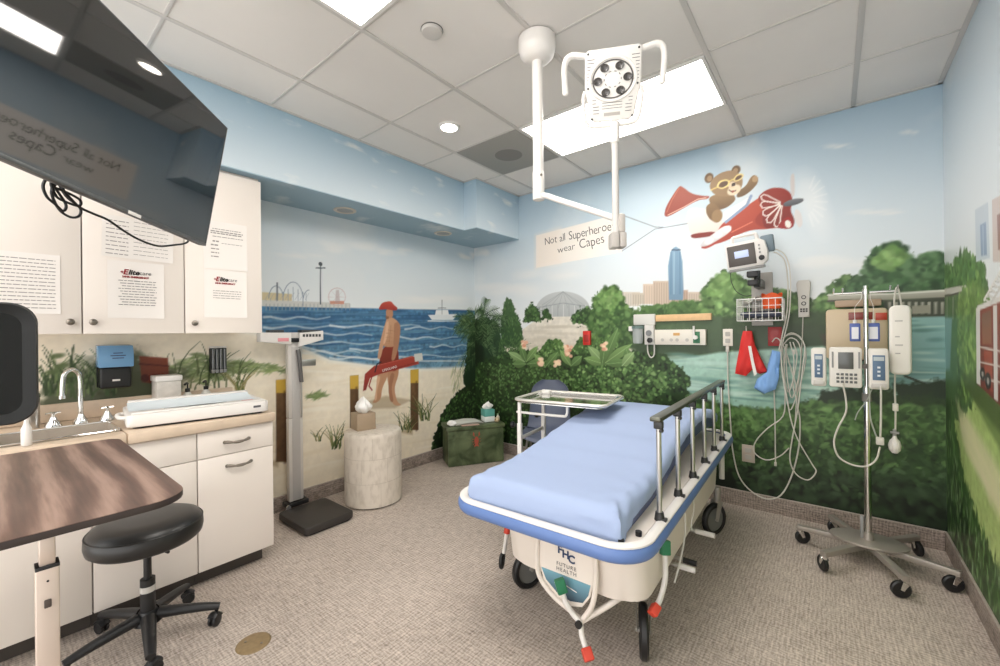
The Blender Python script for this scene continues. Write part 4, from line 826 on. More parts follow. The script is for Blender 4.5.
m.tube([tvp(x, y, .088) for x, y in ((76, 180), (60, 180), (48, 178), (43, 186), (47, 197), (55, 204), (63, 211), (66, 205), (58, 192), (51, 183), (56, 196), (66, 202), (79, 206), (80, 200), (68, 193), (56, 188))], .004, 8, 4)
m.tube([tvp(x, y, .092) for x, y in ((72, 176), (52, 188), (58, 208), (70, 217), (79, 216), (80, 208), (66, 196), (56, 178))], .004, 8, 4)
o = tag(m.build('tv_cable', BLK), 'loose black cable hanging below the television', 'cable')

# ------------------------------------------------------------------ wood-topped table, monitor, stool
def wood_mat():
    m = bpy.data.materials.new('walnut_laminate'); m.use_nodes = True; nt = m.node_tree; b = nt.nodes['Principled BSDF']; L = nt.links.new
    tc = nt.nodes.new('ShaderNodeTexCoord'); mp = nt.nodes.new('ShaderNodeMapping'); mp.inputs['Scale'].default_value = (.42, 1, 1); mp.inputs['Rotation'].default_value = (0, 0, .10); L(tc.outputs['Object'], mp.inputs['Vector'])
    w = nt.nodes.new('ShaderNodeTexWave'); w.wave_type = 'BANDS'; w.bands_direction = 'Y'; w.inputs['Scale'].default_value = 3.6; w.inputs['Distortion'].default_value = 7.5; w.inputs['Detail'].default_value = 1.5; w.inputs['Detail Scale'].default_value = .55; L(mp.outputs['Vector'], w.inputs['Vector'])
    mp2 = nt.nodes.new('ShaderNodeMapping'); mp2.inputs['Scale'].default_value = (6, 90, 90); L(tc.outputs['Object'], mp2.inputs['Vector']); n2 = nt.nodes.new('ShaderNodeTexNoise'); n2.inputs['Scale'].default_value = 1.0; n2.inputs['Detail'].default_value = 5; L(mp2.outputs['Vector'], n2.inputs['Vector'])
    ad = nt.nodes.new('ShaderNodeMath'); ad.operation = 'MULTIPLY_ADD'; ad.inputs[1].default_value = .7; L(n2.outputs['Fac'], ad.inputs[0]); mu = nt.nodes.new('ShaderNodeMath'); mu.operation = 'MULTIPLY'; mu.inputs[1].default_value = .55; L(w.outputs['Fac'], mu.inputs[0]); L(mu.outputs[0], ad.inputs[2])
    r = nt.nodes.new('ShaderNodeValToRGB'); e = r.color_ramp.elements; e[0].position = .22; e[0].color = srgb(70, 52, 45); e[1].position = .92; e[1].color = srgb(146, 120, 107); e.new(.55).color = srgb(100, 76, 66); L(ad.outputs[0], r.inputs['Fac'])
    L(r.outputs['Color'], b.inputs['Base Color']); b.inputs['Roughness'].default_value = .42; return m
t = thing('wood_topped_table', 'dark walnut topped table on a steel leg at the lower left', 'table', (-1.75, -.05, 0), world=True)
TZ = .90; x0, x1, y0, y1 = -2.25, -1.292, -.62, .328
P = [(x0 + .03, y0), (x1 - .03, y0)] + [(x1 - .085 + .085 * math.sin(a), y1 - .085 + .085 * math.cos(a)) for a in [PI / 2 - i * PI / 12 for i in range(7)]] + [(x0 + .05 - .05 * math.sin(a), y1 - .05 + .05 * math.cos(a)) for a in [i * PI / 12 for i in range(7)]]
P[1] = (x1, y0); P[0] = (x0, y0)
MB().prism(P, TZ - .0012, TZ).build('top_laminate', wood_mat(), t); MB().prism(P, TZ - .018, TZ - .0013, bev=.002).build('top_edge', mat('dark_brown_edge', (52, 42, 38), .5), t)
LEG = mat('brushed_leg_steel', (206, 190, 178), .35, .6)
for (lx, ly) in ((-1.318, .077), (-1.318, -.5), (-2.15, -.5)):
    l = MB().box(lx - .012, lx + .014, ly - .012, ly + .012, .82, TZ - .0185, .003).build('leg', LEG, t)
    child(MB().box(lx - .018, lx + .018, ly - .0175, ly + .0175, .002, .818, .003).build('outer_sleeve', LEG, t), l)
    d = MB(); d.cyl((lx + .0181, ly, .79), (lx + .0195, ly, .79), .0022, n=10); d.build('screw', BLK, t).parent = l
    d = MB(); d.box(lx + .0182, lx + .024, ly - .006, ly + .005, .735, .752, .002); d.build('catch', mat('catch_dark', (70, 60, 54), .5), t).parent = l
    d = MB(); d.box(lx - .0185, lx + .0185, ly - .018, ly + .018, .815, .8225, .001); d.build('collar', BLK, t).parent = l
t = thing('monitor', 'black round-cornered monitor at the left edge of the photo', 'monitor', (-1.75, -.17, TZ), world=True)
YZ = Matrix(((0, 0, 1, -1.69), (1, 0, 0, -.175), (0, 1, 0, 1.238), (0, 0, 0, 1)))
m = MB(); m.prism(rounded(.525, .325, .055, 8), -.045, -.012, YZ, bev=.01)
o_, i_ = rounded(.525, .325, .055, 8), rounded(.465, .265, .035, 8); n = len(o_); m.add([YZ @ Vector((x, y, -.0115)) for x, y in o_] + [YZ @ Vector((x, y, .004)) for x, y in rounded(.515, .315, .052, 8)] + [YZ @ Vector((x, y, -.004)) for x, y in i_], [(k, (k + 1) % n, n + (k + 1) % n, n + k) for k in range(n)] + [(n + k, n + (k + 1) % n, 2 * n + (k + 1) % n, 2 * n + k) for k in range(n)])
m.build('housing', mat('monitor_shell', (30, 31, 31), .5, spec=.3), t); MB().prism(rounded(.466, .266, .035, 8), -.011, -.0038, YZ).build('screen', mat('monitor_screen', (10, 12, 11), .18, spec=.3), t)
m = MB(); m.cyl((-1.72, -.175, TZ + .014), (-1.72, -.175, 1.10), .022); m.build('neck', BLK, t); MB().lathe([(0, .001), (.11, .001), (.11, .008), (.04, .013), (0, .013)], 32, Matrix.Translation((-1.72, -.175, TZ))).build('base', BLK, t)

t = thing('rolling_stool', 'black vinyl round stool on five casters by the wood-topped table', 'stool', (-2.30, .425, 0))
VIN = mat('black_vinyl', (30, 29, 28), .36); SHE = mat('stool_base_black', (28, 28, 29), .42)
MB().lathe([(0, .533), (.10, .533), (.155, .528), (.182, .516), (.196, .494), (.198, .462), (.193, .440), (.180, .428), (.165, .425), (0, .425)], 48).build('seat', VIN, t)
MB().torus((0, 0, .500), .1945, .0026, n=48, k=6).build('seam_piping', VIN, t)
MB().cyl((0, 0, .27), (0, 0, .4245), .014).build('gas_lift', SHE, t); m = MB(); m.cyl((0, 0, .10), (0, 0, .2695), .026, n=24); m.cyl((0, 0, .085), (0, 0, .135), .05, .03); m.build('column', SHE, t); m = MB().cyl((0, 0, .215), (0, 0, .24), .0268, n=24); m.build('label_band', mat('pale_label', (196, 192, 186), .6), t)
m = MB(); m.tube([(.03, 0, .418), (.09, .02, .416), (.15, .04, .412)], .006, 8, 2); m.build('lever', SHE, t)
def caster(parent, M, r=.026, name='caster', hood=SHE):
    c = MB(); c.cyl(M @ Vector((0, -.017, r)), M @ Vector((0, -.004, r)), r, n=20, bev=.004); c.cyl(M @ Vector((0, .004, r)), M @ Vector((0, .017, r)), r, n=20, bev=.004); c.cyl(M @ Vector((0, -.004, r)), M @ Vector((0, .004, r)), r * .5)
    o = c.build(name, BLK, parent)
    h = MB(); h.tube([M @ Vector((-.02, 0, r + .018)), M @ Vector((.0, 0, r + .03)), M @ Vector((.026, 0, r + .012))], lambda q: (.008, .02), 10, 3, flat=M.to_3x3() @ Vector((0, 0, 1))); h.cyl(M @ Vector((.012, 0, r + .02)), M @ Vector((.012, 0, r + .048)), .007); h.build('fork', hood, parent).parent = o
    return o
for k in range(5):
    a = math.radians(63 + 72 * k); M2 = Matrix.Rotation(a, 4, 'Z')
    m = MB(); m.tube([M2 @ Vector((.035, 0, .112)), M2 @ Vector((.12, 0, .102)), M2 @ Vector((.2, 0, .09)), M2 @ Vector((.258, 0, .078))], lambda q: (.023 - .009 * q, .027 - .010 * q), 12, 3, flat=(0, 0, 1)); m.build('leg', SHE, t)
    caster(t, M2 @ Matrix.Translation((.246, 0, .0005)) @ Matrix.Rotation(1.1 + k, 4, 'Z') @ Matrix.Translation((-.012, 0, 0)), .025)
t = thing('floor_cover', 'oval-looking round brass cover plate set in the floor', 'floor cover', (-1.925, .70, .0))
MB().lathe([(0, .0035), (.058, .0035), (.062, .003), (.066, .0004), (0, .0004)], 40).build('plate', mat('aged_brass', (150, 128, 94), .5, .3, var=.1, scale=60), t)
m = MB(); m.cyl((.03, .02, .0036), (.03, .02, .0046), .005, n=12); m.cyl((-.03, -.02, .0036), (-.03, -.02, .0046), .005, n=12); m.build('screw', PEWTER, t)
# ------------------------------------------------------------------ physician scale, drum table, chest
t = thing('physician_scale', 'upright physician scale with a steel column and black platform', 'scale', (-2.85, 1.44, 0), world=True)
PLT = mat('black_ribbed_platform', (54, 50, 47), .5, bump=.3, bscale=500)
MB().prism(rounded(.41, .35, .035, 5, -2.845, 1.445), .012, .060, bev=.008).build('platform', PLT, t); MB().prism(rounded(.38, .32, .03, 5, -2.845, 1.445), .001, .0118).build('platform_foot', BLK, t)
COLM = mat('scale_column_steel', (206, 201, 195), .4, .25)
m = MB(); m.box(-3.115, -3.065, 1.362, 1.466, .095, .700, .008); m.box(-3.115, -3.065, 1.362, 1.466, .7015, 1.325, .008); m.build('column', COLM, t)
m = MB(); m.box(-3.0648, -3.062, 1.385, 1.443, .10, 1.22, .001); m.build('column_channel', mat('scale_channel_grey', (186, 182, 178), .4, .2), t)
MB().box(-3.125, -3.04, 1.335, 1.492, .0615, .094, .006).build('column_shoe', BLK, t); m = MB(); m.cyl((-3.04, 1.34, .075), (-3.028, 1.34, .075), .016); m.build('foot_bolt', CHROME, t)
for (ya, yb, lab) in ((1.165, 1.372, 'left'), (1.432, 1.612, 'right')):
    s = 1 if lab == 'left' else -1; P = [(ya, 1.262), (yb, 1.238), (yb, 1.325), (ya, 1.325)] if s > 0 else [(ya, 1.222), (yb, 1.268), (yb, 1.338), (ya, 1.322)]
    o = MB().prism(P, -3.10, -3.03, Matrix(((0, 0, 1, 0), (1, 0, 0, 0), (0, 1, 0, 0), (0, 0, 0, 1))), bev=.006).build('display_head', WHT, t)
    MB().box(-3.0985, -3.035, ya + (.06 if s > 0 else .015), yb - (.05 if s > 0 else .02), 1.3255 if s > 0 else 1.322, 1.344, .002).build('display_window', mat('scale_window_dark', (70, 72, 72), .3), t).parent = o
    if s > 0: MB().box(-3.0298, -3.0288, yb - .095, yb - .02, 1.262, 1.286, .0003).build('pink_label', mat('pink_print', (226, 150, 156), .6), t).parent = o
    else: 
        q = MB(); 
        for k in range(6): q.box(-3.0298, -3.0288, ya + .02 + k * .024, ya + .037 + k * .024, 1.292, 1.312)
        q.build('key_row', mat('scale_window_dark', (70, 72, 72), .3), t).parent = o
MB().box(-3.075, -3.036, 1.374, 1.43, 1.255, 1.285, .004).build('hub', BLK, t)
m = MB(); m.tube([(-3.05, 1.425, 1.20), (-3.045, 1.43, 1.16), (-3.045, 1.44, 1.05), (-3.05, 1.45, .96)], lambda q: (.016 - .002 * q, .012), 12, 3); m.build('height_arm', mat('height_arm_grey', (92, 90, 88), .45), t); m = MB(); m.cyl((-3.055, 1.452, .70), (-3.055, 1.452, 1.21), .004); m.build('height_rod', STEEL, t)
MB().box(-3.09, -3.08, 1.4665, 1.575, 1.072, 1.122, .003).build('rule_plate', STEEL, t)

BIRCH = bpy.data.materials.new('pale_birch_bark'); BIRCH.use_nodes = True
nt = BIRCH.node_tree; b = nt.nodes['Principled BSDF']; tc = nt.nodes.new('ShaderNodeTexCoord'); mp = nt.nodes.new('ShaderNodeMapping'); mp.inputs['Scale'].default_value = (22, 22, 9); nt.links.new(tc.outputs['Object'], mp.inputs[0])
n = nt.nodes.new('ShaderNodeTexNoise'); n.inputs['Scale'].default_value = 1.4; n.inputs['Detail'].default_value = 5; nt.links.new(mp.outputs[0], n.inputs[0]); r = nt.nodes.new('ShaderNodeValToRGB'); r.color_ramp.elements[0].position = .32; r.color_ramp.elements[1].position = .55; r.color_ramp.elements[0].color = srgb(196, 185, 170); r.color_ramp.elements[1].color = srgb(214, 204, 190)
nt.links.new(n.outputs[0], r.inputs[0]); nt.links.new(r.outputs[0], b.inputs['Base Color']); b.inputs['Roughness'].default_value = .6
t = thing('drum_table', 'pale birch-bark drum side table against the beach mural', 'side table', (-2.842, 1.912, 0))
MB().lathe([(0, .558), (.18, .558), (.207, .553), (.215, .542), (.217, .52), (.217, .012), (.0, .012)], 64).build('body', BIRCH, t); MB().lathe([(0, .0115), (.2, .0115), (.2, .0008), (0, .0008)], 48).build('base_ring', mat('dark_brown_edge', (52, 42, 38), .5), t)
m = MB()
for z in (.19, .37): m.torus((0, 0, z), .2168, .0012, n=64, k=5)
for a, z0, z1 in ((-.35, .012, .19), (-1.0, .19, .37), (-.1, .19, .37), (-.62, .37, .53), (.25, .37, .53), (-1.3, .012, .19)): m.cyl((.2168 * math.cos(a), .2168 * math.sin(a), z0), (.2168 * math.cos(a), .2168 * math.sin(a), z1), .001, n=6)
m.build('veneer_seam', mat('seam_tan', (172, 160, 144), .7), t)
def tissue(parent, z, s, seed):
    rr = random.Random(seed)
    def f(u, v):
        a = u * 2 * PI; r = s * (.28 + .62 * math.sin(PI * min(.97, v * 1.0 + .08)) ** .7) * (1 + .26 * math.sin(3 * a + 4 * v + seed) + .12 * math.sin(7 * a + 6 * v)) * (1 if v < .93 else (1 - v) / .07 * .9 + .1)
        return Vector((r * math.cos(a) + .18 * s * v, r * math.sin(a) * .7, z + s * 1.25 * v + .22 * s * math.sin(2 * a + seed) * v))
    m = MB(); m.grid(24, 10, f); return m.build('tissue', mat('tissue_white', (246, 244, 240), .8), parent)
t = thing('tissue_box', 'taupe tissue box with a white tissue standing on the drum table', 'tissue box', (-2.905, 1.865, .5585), rz=math.radians(-12))
MB().box(-.074, .074, -.074, .074, .001, .130, .004).build('box', mat('taupe_card', (164, 144, 120), .5, var=.05, scale=20), t); MB().prism([(.03 * math.cos(a) , .022 * math.sin(a)) for a in [i * PI / 8 for i in range(16)]], .1302, .1310).build('slot', mat('dark_gap', (90, 88, 86), .7), t); tissue(t, .131, .088, 2)

CH = bpy.data.materials.new('mottled_green_paint'); CH.use_nodes = True
nt = CH.node_tree; b = nt.nodes['Principled BSDF']; tc = nt.nodes.new('ShaderNodeTexCoord'); n = nt.nodes.new('ShaderNodeTexNoise'); n.inputs['Scale'].default_value = 7; n.inputs['Detail'].default_value = 5; n.inputs['Distortion'].default_value = .6; nt.links.new(tc.outputs['Object'], n.inputs[0]); r = nt.nodes.new('ShaderNodeValToRGB'); r.color_ramp.elements[0].position = .38; r.color_ramp.elements[1].position = .7; r.color_ramp.elements[0].color = srgb(52, 66, 40); r.color_ramp.elements[1].color = srgb(104, 116, 82)
nt.links.new(n.outputs[0], r.inputs[0]); nt.links.new(r.outputs[0], b.inputs['Base Color']); b.inputs['Roughness'].default_value = .45
ca = math.atan2(.511, .315)
t = thing('toy_chest', 'green painted chest with a small red crayfish motif, in the corner', 'chest', (-2.768, 3.045, 0), rz=ca)   # local x along the front, local +y to the back
MB().prism([(-.285, .0), (.285, .0), (.285, .27), (-.285, .27)], .002, .352, bev=.012).build('body', CH, t)
MB().box(-.300, .300, -.012, .282, .3525, .392, .008).build('lid', CH, t)
RM = mat('red_motif_paint', (164, 78, 58), .6); m = MB(); FZ = Matrix(((1, 0, 0, 0), (0, 0, 1, -.0022), (0, 1, 0, .25), (0, 0, 0, 1)))
def fl2(P, d=.0): m.add([FZ @ Vector((x * 1.25, y * 1.25, -d)) for x, y in P], [tuple(range(len(P)))])
fl2([(.018 * math.cos(a), -.01 + .034 * math.sin(a)) for a in [i * PI / 8 for i in range(16)]]); fl2([(-.014, -.04), (.014, -.04), (.02, -.058), (0, -.052), (-.02, -.058)])
for s in (-1, 1):
    fl2([(s * .012, .02), (s * .03, .036), (s * .026, .062), (s * .016, .05), (s * .018, .04)]); fl2([(s * .016, 0), (s * .034, .008), (s * .036, .002)]); fl2([(s * .016, -.014), (s * .034, -.014), (s * .034, -.02)]); fl2([(s * .014, -.028), (s * .03, -.036), (s * .028, -.042)])
m.build('motif', RM, t)
T0 = Matrix.Translation((-2.768, 3.045, 0)) @ Matrix.Rotation(ca, 4, 'Z')
def on_chest(x, y, z=.3928): return T0 @ Vector((x, y, z))
t = thing('magazine', 'pale open magazine lying on the green chest', 'magazine', on_chest(-.06, .15), rz=ca + .12)
MB().grid(12, 6, lambda u, v: ((u - .5) * .30, (v - .5) * .19, .003 + .022 * (1 - abs(2 * u - 1)) ** .5 * (.6 + .4 * v))).build('page', mat('magazine_page', (222, 222, 214), .5), t); MB().box(-.15, .15, -.095, .095, .0006, .0022).build('cover', mat('magazine_cover', (206, 196, 186), .5), t)
t = thing('booklet', 'pinkish booklet at the front of the green chest top', 'booklet', on_chest(-.06, .010), rz=ca - .03); MB().box(-.09, .09, -.020, .018, .0006, .007, .002).build('cover', mat('pink_booklet', (206, 172, 156), .5), t)
t = thing('tissue_wad', 'crumpled white tissue at the left end of the green chest', 'tissue', on_chest(-.235, .06))
m = MB(); m.grid(26, 13, lambda u, v: Vector((math.cos(u * 2 * PI) * math.sin(v * PI), math.sin(u * 2 * PI) * math.sin(v * PI), -math.cos(v * PI))) * (.036 + .012 * mnoise.noise(Vector((math.cos(u * 2 * PI) * 3, math.sin(u * 2 * PI) * 3, v * 5)))) + Vector((0, 0, .035))); M9 = Matrix.Diagonal((1.35, 1.0, .72, 1)); m.build('tissue', mat('tissue_white', (246, 244, 240), .8), t, M9)
t = thing('tissue_box', 'teal and white tissue box standing on the green chest', 'tissue box', on_chest(.165, .14), rz=ca + .1)
MB().box(-.055, .055, -.055, .055, .001, .055, .003).build('lower_band', mat('tissue_white_card', (224, 228, 224), .5), t); MB().box(-.055, .055, -.055, .055, .0552, .125, .003).build('upper_band', mat('teal_card', (96, 166, 156), .5), t); tissue(t, .126, .055, 5)
t = thing('toy_ball', 'small beige toy beside the tissue box on the green chest', 'toy', on_chest(.232, .045)); MB().sphere((0, 0, .0265), .026, 20).build('body', mat('toy_beige', (206, 186, 150), .5), t); MB().sphere((.0, -.021, .034), .009, 12).build('spot', mat('toy_brown', (104, 80, 56), .5), t)
t = thing('lotion_bottle', 'tiny pale bottle at the right end of the green chest', 'bottle', on_chest(.262, .1)); MB().lathe([(0, .001), (.017, .001), (.018, .006), (.018, .045), (.008, .058), (0, .058)], 18).build('body', mat('bottle_cream', (222, 212, 190), .4), t); MB().cyl((0, 0, .0585), (0, 0, .078), .008, .005).build('cap', mat('bottle_cap_green', (150, 172, 140), .4), t)

# ------------------------------------------------------------------ shell chair
GB = mat('grey_blue_plastic', (84, 91, 110), .5)
t = thing('shell_chair', 'grey-blue plastic shell chair behind the tray table', 'chair', (-1.925, 3.03, 0), rz=math.radians(-64))
prof = [Vector((p[0], 0, p[1])) for p in ((.235, .405), (.21, .432), (.12, .440), (0, .428), (-.11, .432), (-.18, .462), (-.215, .53), (-.245, .66), (-.27, .78), (-.285, .865))]
sp_ = spline(prof, 4); ns = len(sp_) - 1
def shell(u, v):
    p = sp_[min(ns, int(round(v * ns)))]; w = .205 if v < .45 else .205 - .045 * ((v - .45) / .55)
    if v > .86: w -= .085 * ((v - .86) / .14) ** 2.2
    if v < .1: w -= .05 * ((.1 - v) / .1) ** 2
    x = 2 * u - 1; lift = .03 * abs(x) ** 3 * (1 if v < .5 else .2); fwd = .05 * abs(x) ** 2.5 * (0 if v < .45 else 1) * (1 - max(0, v - .8) * 3)
    return Vector((p.x + fwd, x * w, p.z + lift))
bmv = MB().grid(16, ns, shell); bm = bmesh.new(); V = [bm.verts.new(v) for v in bmv.v]; [bm.faces.new([V[i] for i in f]) for f in bmv.f]; bmesh.ops.recalc_face_normals(bm, faces=bm.faces[:]); bmesh.ops.solidify(bm, geom=bm.faces[:], thickness=.009); MB().bm(bm).build('shell', GB, t)
for (sx, sy) in ((.13, .14), (.13, -.14), (-.13, .14), (-.13, -.14)): m = MB(); m.tube([(sx * .8, sy * .85, .421), (sx * 1.05, sy * 1.1, .40), (sx * 1.55, sy * 1.5, .012)], .0105, 10, 3); m.cyl((sx * 1.555, sy * 1.505, .001), (sx * 1.555, sy * 1.505, .014), .013); m.build('leg', mat('chair_leg_grey', (120, 116, 110), .4, .6), t)

# ------------------------------------------------------------------ tray table
t = thing('tray_table', 'white framed stand with a shiny steel tray over the bed edge', 'tray table', (-1.335, 2.37, -.006), rz=math.radians(8))
WM = mat('white_enamel', (230, 227, 222), .35)
P = [(x, y, .886) for x, y in rounded(.59, .44, .05, 5)]
MB().tube(P, (lambda q: (.010, .011)), 10, 0, True, flat=(0, 0, 1)).build('tray_rim', mat('tray_rim_steel', (226, 222, 214), .25, .6), t)
m = MB(); m.prism(rounded(.572, .422, .045, 5), .867, .8705); 
a, b_ = rounded(.572, .422, .045, 5), rounded(.56, .41, .045, 5); n = len(a)
m.add([(x, y, .886) for x, y in a] + [(x, y, .8706) for x, y in b_], [(k, (k + 1) % n, n + (k + 1) % n, n + k) for k in range(n)]); m.build('tray', mat('polished_steel', (214, 214, 212), .12, 1.0), t)
MB().box(-.285, -.225, .18, .205, .8707, .899, .004).build('tray_clip', WM, t)
for y in (-.185, .175):
    l = MB().box(-.280, -.258, y - .009, y + .009, .60, .866, .003).build('leg', WM, t); MB().box(-.283, -.255, y - .014, y + .014, .05, .73, .004).build('outer_sleeve', WM, t).parent = l
    k = MB(); k.cyl((-.282, y, .715), (-.312, y, .715), .008); k.cyl((-.312, y, .715), (-.332, y, .715), .020, bev=.004); k.build('clamp_knob', BLK, t).parent = l
    f = MB(); f.box(-.292, .26, y - .016, y + .016, .042, .066, .004); f.build('foot', WM, t)
    for xx in (-.275, .24):
        caster(t, Matrix.Translation((xx, y, .0005)), .018, hood=WM)
MB().box(-.276, -.262, -.167, .157, .62, .642, .003).build('cross_bar', WM, t); m = MB(); m.tube([(-.27, -.170, .80), (-.27, -.182, .80), (.0, -.182, .80), (.05, -.182, .81), (.055, -.182, .864)], .008, 8, 3); m.build('support_bar', WM, t)
# ------------------------------------------------------------------ stretcher bed
t = thing('stretcher_bed', 'hospital stretcher with a light blue sheet and raised side rail', 'stretcher', (-.925, 2.255, 0), rz=math.radians(2)); BED = t
CRM = mat('cream_plastic', (226, 217, 207), .42); BUM = mat('blue_bumper', (92, 120, 174), .4); NAVY = mat('navy_mattress_vinyl', (62, 76, 118), .45)
HX, HY = .412, .985
ring = [(x, y) for x, y in rounded(2 * HX, 2 * HY, .13, 8)]
MB().tube([(x, y, .570) for x, y in ring], lambda q: (.026, .018), 14, 0, True, flat=(0, 0, 1)).build('bumper', BUM, t)
MB().tube([(x, y, .598) for x, y in rounded(2 * HX - .018, 2 * HY - .018, .12, 8)], lambda q: (.009, .019), 10, 0, True, flat=(0, 0, 1)).build('bumper_top_trim', WHT, t)
MB().prism(rounded(2 * HX - .07, 2 * HY - .07, .1, 6), .540, .590, bev=.004).build('deck', CRM, t)
# mattress and its fitted sheet
PR = [(-1.0, .698), (-.8, .706), (-.6, .712), (-.42, .732), (-.2, .768), (0, .798), (.2, .817), (.4, .818), (.6, .802), (.8, .772), (.93, .748)]
def top(y):
    for (a, za), (b, zb) in zip(PR, PR[1:]):
        if a <= y <= b: u = (y - a) / (b - a); u = u * u * (3 - 2 * u) * .5 + u * .5; return za + (zb - za) * u
    return PR[-1][1] if y > 0 else PR[0][1]
MW2, MY0, MY1, MT = .332, -.950, .925, .108
def softbox(hw, y0, y1, zt, zb, r, nx, ny, wr, seed, name, m_, inset=0.0):
    """closed cushion: loops of a rounded cross-section swept along y"""
    m = MB(); S = []; K = 6
    for i in range(K + 1): a = PI / 2 * i / K; S.append((hw - r + r * math.sin(a), -r + r * math.cos(a)))       # right shoulder: (x, dz from top)
    right = S; nn = 18
    rows = []
    for j in range(ny + 1):
        y = y0 + (y1 - y0) * j / ny; e = min(y - y0, y1 - y); sh = 0.0 if e > r else r - math.sqrt(max(0, r * r - (r - e) ** 2))
        z1, z0 = zt(y) - sh, zb(y); z0r = z0 + (.024 if wr and y > y0 + .12 else 0); k = 1 - .25 * sh / max(r, 1e-6) * r / hw
        L = [(-x * k, z1 + dz) for x, dz in reversed(right)]; L = [(-hw * k, z0)] + [(-hw * k, z0 + (z1 - r - z0) * q / 3) for q in (1, 2)] + L
        xs = [-(hw - r) * k + 2 * (hw - r) * k * q / nn for q in range(1, nn)]
        L += [(x, z1) for x in xs] + [(x * k, z1 + dz) for x, dz in right] + [(hw * k, z0r + (z1 - r - z0r) * q / 3) for q in (2, 1)] + [(hw * k, z0r)]
        row = []
        for (x, z) in L:
            d = 0.0
            if wr:
                cx = abs(x) / hw; ee = max(0, (cx - .55) / .45); en = max(0, 1 - (y - y0) / .45)
                d = wr * (ee * mnoise.noise(Vector((x * 5 + seed, y * 16 + x * 6, z * 4))) * 1.1 + en * ee * mnoise.noise(Vector((x * 26 + y * 14, y * 6 + seed, z * 9))) * 3.0 + .25 * mnoise.noise(Vector((x * 4, y * 5, seed))))
                if abs(z - z0) < .03: d += wr * .5 * mnoise.noise(Vector((y * 14, x * 3, seed + 4)))
            px_ = x + (d * (1 if x > 0 else -1) if cx_side(x, hw, k) else 0); row.append((px_, y - (d * 1.2 if e < .002 and y < 0 else 0), z + d * (0.9 if z > z0 + .02 else .6)))
        rows.append(row)
    n = len(rows[0]); b = len(m.v)
    for r_ in rows: m.v += r_
    for j in range(ny):
        for i in range(n - 1): m.f.append((b + j * n + i, b + j * n + i + 1, b + (j + 1) * n + i + 1, b + (j + 1) * n + i))
        m.f.append((b + j * n + n - 1, b + j * n, b + (j + 1) * n, b + (j + 1) * n + n - 1))
    m.f.append(tuple(b + i for i in reversed(range(n)))); m.f.append(tuple(b + ny * n + i for i in range(n)))
    return m.build(name, m_, t, angle=60)
def cx_side(x, hw, k): return abs(x) > hw * k * .93
bot = lambda y: max(.5925, top(y) - MT)
mtr = softbox(MW2 - .009, MY0 + .016, MY1 - .014, lambda y: top(y) - .016, bot, .03, 12, 40, 0, 0, 'mattress', NAVY)
SHEET = mat('light_blue_sheet', (156, 172, 204), .75, bump=.15, bscale=700)
softbox(MW2, MY0, MY1, lambda y: top(y), lambda y: bot(y) + .030 + .018 * math.sin(y * 3 + 1) - (.022 if y < -.88 else 0), .042, 18, 130, .0065, 3, 'sheet', SHEET).parent = mtr
MB().grid(1, 1, lambda u, v: ((u - .5) * .6, .15 + v * .7, .5845 + v * .0)).v
m = MB(); 
for s in (-1, 1): m.tube([(s * .2, -.25, .588), (s * .2, 0, .62), (s * .2, .3, .70), (s * .2, .8, .655)], .011, 8, 3)
m.build('backrest_frame', STEEL, t)
# side rail with six posts
RX = .392; RY0, RY1 = -.70, .675
MB().box(RX - .024, RX + .018, RY0 - .035, RY1 + .035, .972, .990, .006).build('rail_bar', mat('rail_bronze', (92, 92, 82), .3, .7), t)
for k in range(6):
    y = RY0 + (RY1 - RY0) * k / 5
    p = MB().cyl((RX, y, .625), (RX, y, .955), .0095, n=16).build('rail_post', STEEL, t)
    d = MB(); d.box(RX - .016, RX + .016, y - .013, y + .013, .942, .9715, .004); d.box(RX - .006, RX + .017, y - .009, y + .009, .930, .9415, .003); d.build('rail_bracket', mat('dark_bracket', (58, 58, 58), .4, .4), t).parent = p
    d = MB(); d.cyl((RX, y, .603), (RX, y, .632), .019, .015); d.box(RX - .012, RX + .026, y - .014, y + .014, .598, .612, .003); d.build('post_foot', mat('dark_bracket', (58, 58, 58), .4, .4), t).parent = p
for (x, y) in ((.36, -.84), (.33, -.93), (-.36, -.9)): m = MB(); m.cyl((x, y, .5845), (x, y, .606), .011); m.build('deck_plug', BLK, t)
# hood over the wheels, with the drop-shaped foot panel
m = MB(); prof = [(.330, .538), (.322, .44), (.315, .292), (.28, .282)]
Y0, Y1 = -.785, .80
def hoodring(x, z, yo): return [(px_ + .035, py_, z) for px_, py_ in rounded(2 * x, 2 * (yo), .10, 6)]
rows = [hoodring(x, z, .80 - (.528 - z) * .12) for x, z in prof]; n = len(rows[0]); b = len(m.v)
for r_ in rows: m.v += r_
for j in range(len(rows) - 1):
    for i in range(n): m.f.append((b + j * n + i, b + j * n + (i + 1) % n, b + (j + 1) * n + (i + 1) % n, b + (j + 1) * n + i))
m.build('hood', CRM, t)
MB().prism(rounded(.6, 1.4, .08, 5), .300, .34, bev=.004).build('chassis', mat('chassis_grey', (150, 146, 140), .5), t)
FY = -.80; PX = .052
XZ = Matrix(((1, 0, 0, PX), (0, 0, 1, FY), (0, 1, 0, 0), (0, 0, 0, 1)))
shield = [(-.135, .535), (.135, .535), (.13, .38), (.105, .275), (.07, .225), (.02, .21), (-.05, .23), (-.105, .275), (-.13, .35)]
MB().prism(shield, -.004, .03, XZ, bev=.004).build('foot_panel', CRM, t)
